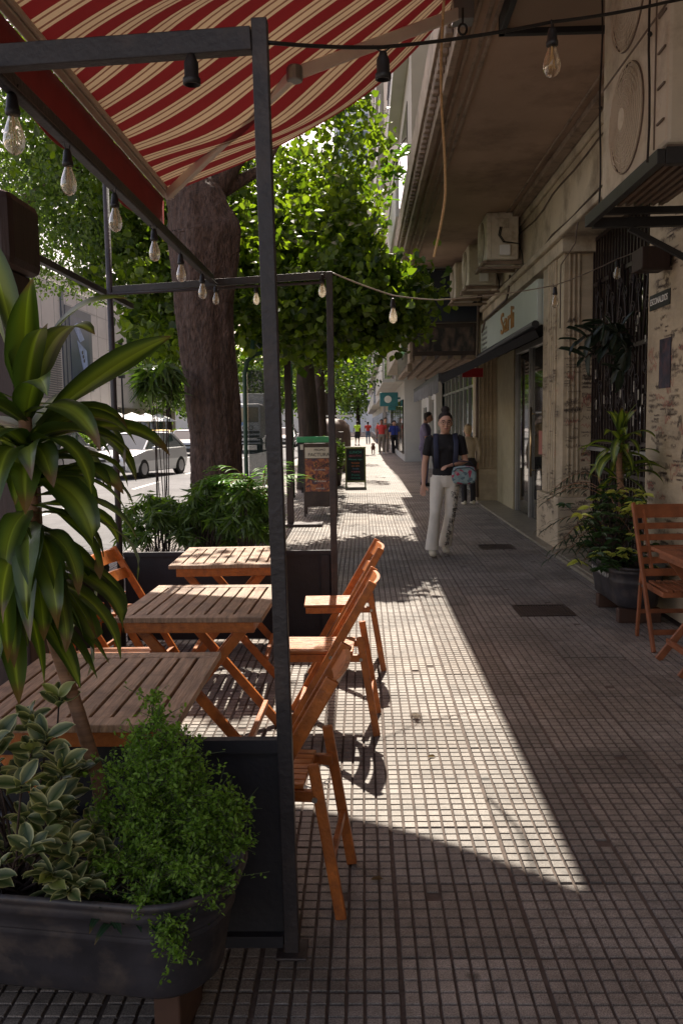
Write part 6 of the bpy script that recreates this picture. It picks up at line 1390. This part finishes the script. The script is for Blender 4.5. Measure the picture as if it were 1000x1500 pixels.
# truck
t = thing('truck', 'white box truck with black bumper driving towards the camera', 'truck', (-7.4, 54, -.13)); x0, x1, yf = -8.55, -6.25, 53.0
m = MB(); m.box(x0, x1, yf, yf + 2.0, .75, 2.9); obj('cab', m, m_white, t, bev=.12)
m = MB(); m.box(x0 + .02, x1 - .02, yf + 2.1, yf + 7, .9, 3.6); obj('box_body', m, m_white, t, bev=.03)
m = MB(); m.box(x0 + .14, x1 - .14, yf - .03, yf + .1, 1.75, 2.68); obj('windscreen', m, m_glassg, t, bev=.02)
m = MB(); m.box(x0 + .1, x1 - .1, yf - .04, yf + .02, 1.05, 1.22); m.box(x0 + .1, x1 - .1, yf - .04, yf + .02, .82, .95); m.box(x0, x1, yf - .08, yf + .2, .35, .70); obj('grille', m, m_black, t, bev=.01)
m = MB(); m.box(x0 + .05, x1 - .05, yf - .1, yf + .1, .62, .70); m.box(x0 + .05, x1 - .05, yf - .1, yf - .08, .42, .5); obj('bumper', m, m_white, t)
text('lettering', 'IVECO', .38, m_text_dark, t, ((x0 + x1) / 2, yf - .02, 1.40), RY, .01, 1.3)
m = MB(); m.box((x0 + x1) / 2 - .16, (x0 + x1) / 2 + .16, yf - .03, yf - .005, 1.56, 1.76); obj('emblem', m, m_text_blue, t)
for sx in (x0 + .2, x1 - .2):
    for yy in (yf + .9, yf + 5.5):
        m = MB(); m.lathe((sx, yy, .32), [(0, -.14), (.44, -.14), (.44, .14), (0, .14)], 18, 'x'); obj('wheel', m, m_tyre, t)

# ================================================================== ACROSS THE AVENUE
t = thing('shopping_mall', 'long pale shopping mall with ribbed wall and huge dark poster across the avenue', 'building', (-35, 70, 0))
m = MB(); m.box(-60, -21, 40, 100, 3.3, 11.6); m.box(-60, -21.3, 40, 100, 11.6, 12.4); obj('upper_wall', m, m_mall, t, bev=.05)
m = MB(); m.box(-60, -21.8, 40, 100, 0, 3.29); obj('ground_floor', m, m_far2, t)
m = MB()
for k in range(30): m.box(-21.0, -20.93, 48, 60, 3.6 + k * .155, 3.68 + k * .155)
obj('ribbed_cladding', m, MAT('dark_ribs', (.16, .16, .17), .6, .1), t)
m = MB()
for y in np.arange(40, 100, 2.4): m.box(-21.0, -20.985, y, y + .05, 3.3, 11.6)
for z in (5.2, 7.0, 8.8, 10.4): m.box(-21.0, -20.985, 60, 100, z, z + .04)
obj('panel_joint', m, MAT('joint_grey', (.33, .31, .29), .7, .1), t)
m = MB(); m.box(-21.0, -20.9, 61.2, 67.0, 4.4, 10.3); m.box(-21, -20.88, 60.4, 60.9, 3.4, 11.5); obj('poster_frame', m, MAT('poster_grey', (.09, .10, .12), .5, .1), t)
m = MB(); m.box(-20.9, -20.86, 61.9, 66.2, 5.0, 9.7); po = obj('poster', m, MAT('midnight_blue_poster', (.025, .035, .085), .35, .2, 1.5), t)
m = MB(); m.prism([(-20.855, 62.6, 8.9), (-20.855, 63.5, 9.3), (-20.855, 65.0, 8.2), (-20.855, 64.0, 7.9)], (.01, 0, 0)); m.prism([(-20.855, 63.3, 8.0), (-20.855, 65.4, 7.4), (-20.855, 65.6, 5.9), (-20.855, 64.6, 5.6)], (.01, 0, 0)); obj('picture', m, MAT('poster_light', (.18, .24, .42), .4, .4, 1.2), po)
m = MB()
for k, z in enumerate((7.2, 6.9, 6.6)): m.lathe((-20.84, 64.4 + k * .16, z), [(0, -.01), (.14, -.01), (.14, .01), (0, .01)], 12, 'x')
obj('dark_spots', m, m_text_dark, po)
m = MB(); m.box(-20.855, -20.85, 63.3, 65.2, 5.35, 5.45); m.box(-20.855, -20.85, 63.7, 64.8, 5.15, 5.22); m.box(-20.855, -20.85, 64.6, 66, 9.45, 9.55); obj('small_print', m, m_white, po)
m = MB(); m.box(-21.79, -21.4, 60, 76, 2.4, 3.2); obj('canopy_sign', m, m_black, t); text('lettering', 'STO   CENT', .8, m_white, t, (-21.38, 68, 2.8), (PI / 2, 0, PI / 2), .01, 1.3)
m = MB()
for y in np.arange(42, 98, 3.5): m.box(-21.79, -21.7, y, y + 2.6, .3, 2.3)
obj('shop_window', m, m_glassg, t)
for k in range(4):
    x, y = -19.0 + .1 * k, 66 + k * 4.2; t = thing('parasol', ('white parasol before the mall, nearest', 'second white parasol before the mall', 'third white parasol before the mall', 'farthest white parasol before the mall')[k], 'parasol', (x, y, 0), 'white parasols before the mall')
    m = MB(); m.tube([(x, y, 0), (x, y, 2.4)], .03, 6); obj('pole', m, m_silver, t); m = MB(); m.lathe((x, y, 2.05), [(1.7, 0), (1.6, .08), (.9, .4), (.05, .72)], 8); obj('canopy', m, m_white, t)
g = np.random.default_rng(9); t = thing('hedge', 'low yellowish hedge along the far side of the avenue', 'hedge', (-19.8, 70, 0)); P = np.stack([g.uniform(-20.2, -19.5, 9000), g.uniform(45, 98, 9000), g.uniform(.1, 1.15, 9000)], 1); leafcloud('leaves', P, .28, 'oval', m_leafB, t, g)
t = thing('street_lamp', 'thin dark street lamp standing before the mall', 'street lamp', (-17.5, 63, 0)); m = MB(); m.tube([(-17.3, 62, 0), (-17.3, 62, 7.6)], [.09, .05], 8); obj('pole', m, m_black, t); m = MB(); m.box(-17.5, -17.1, 61.8, 62.2, 5.1, 5.35); m.ball((-17.3, 62, 7.6), .18, n=8, m=6); obj('lamp_head', m, m_black, t)
m = MB(); m.box(-60, 14, 200, 215, 0, 16); tag(obj('distant_block', m, m_far), 'pale low block closing the view at the end of the avenue', 'building')
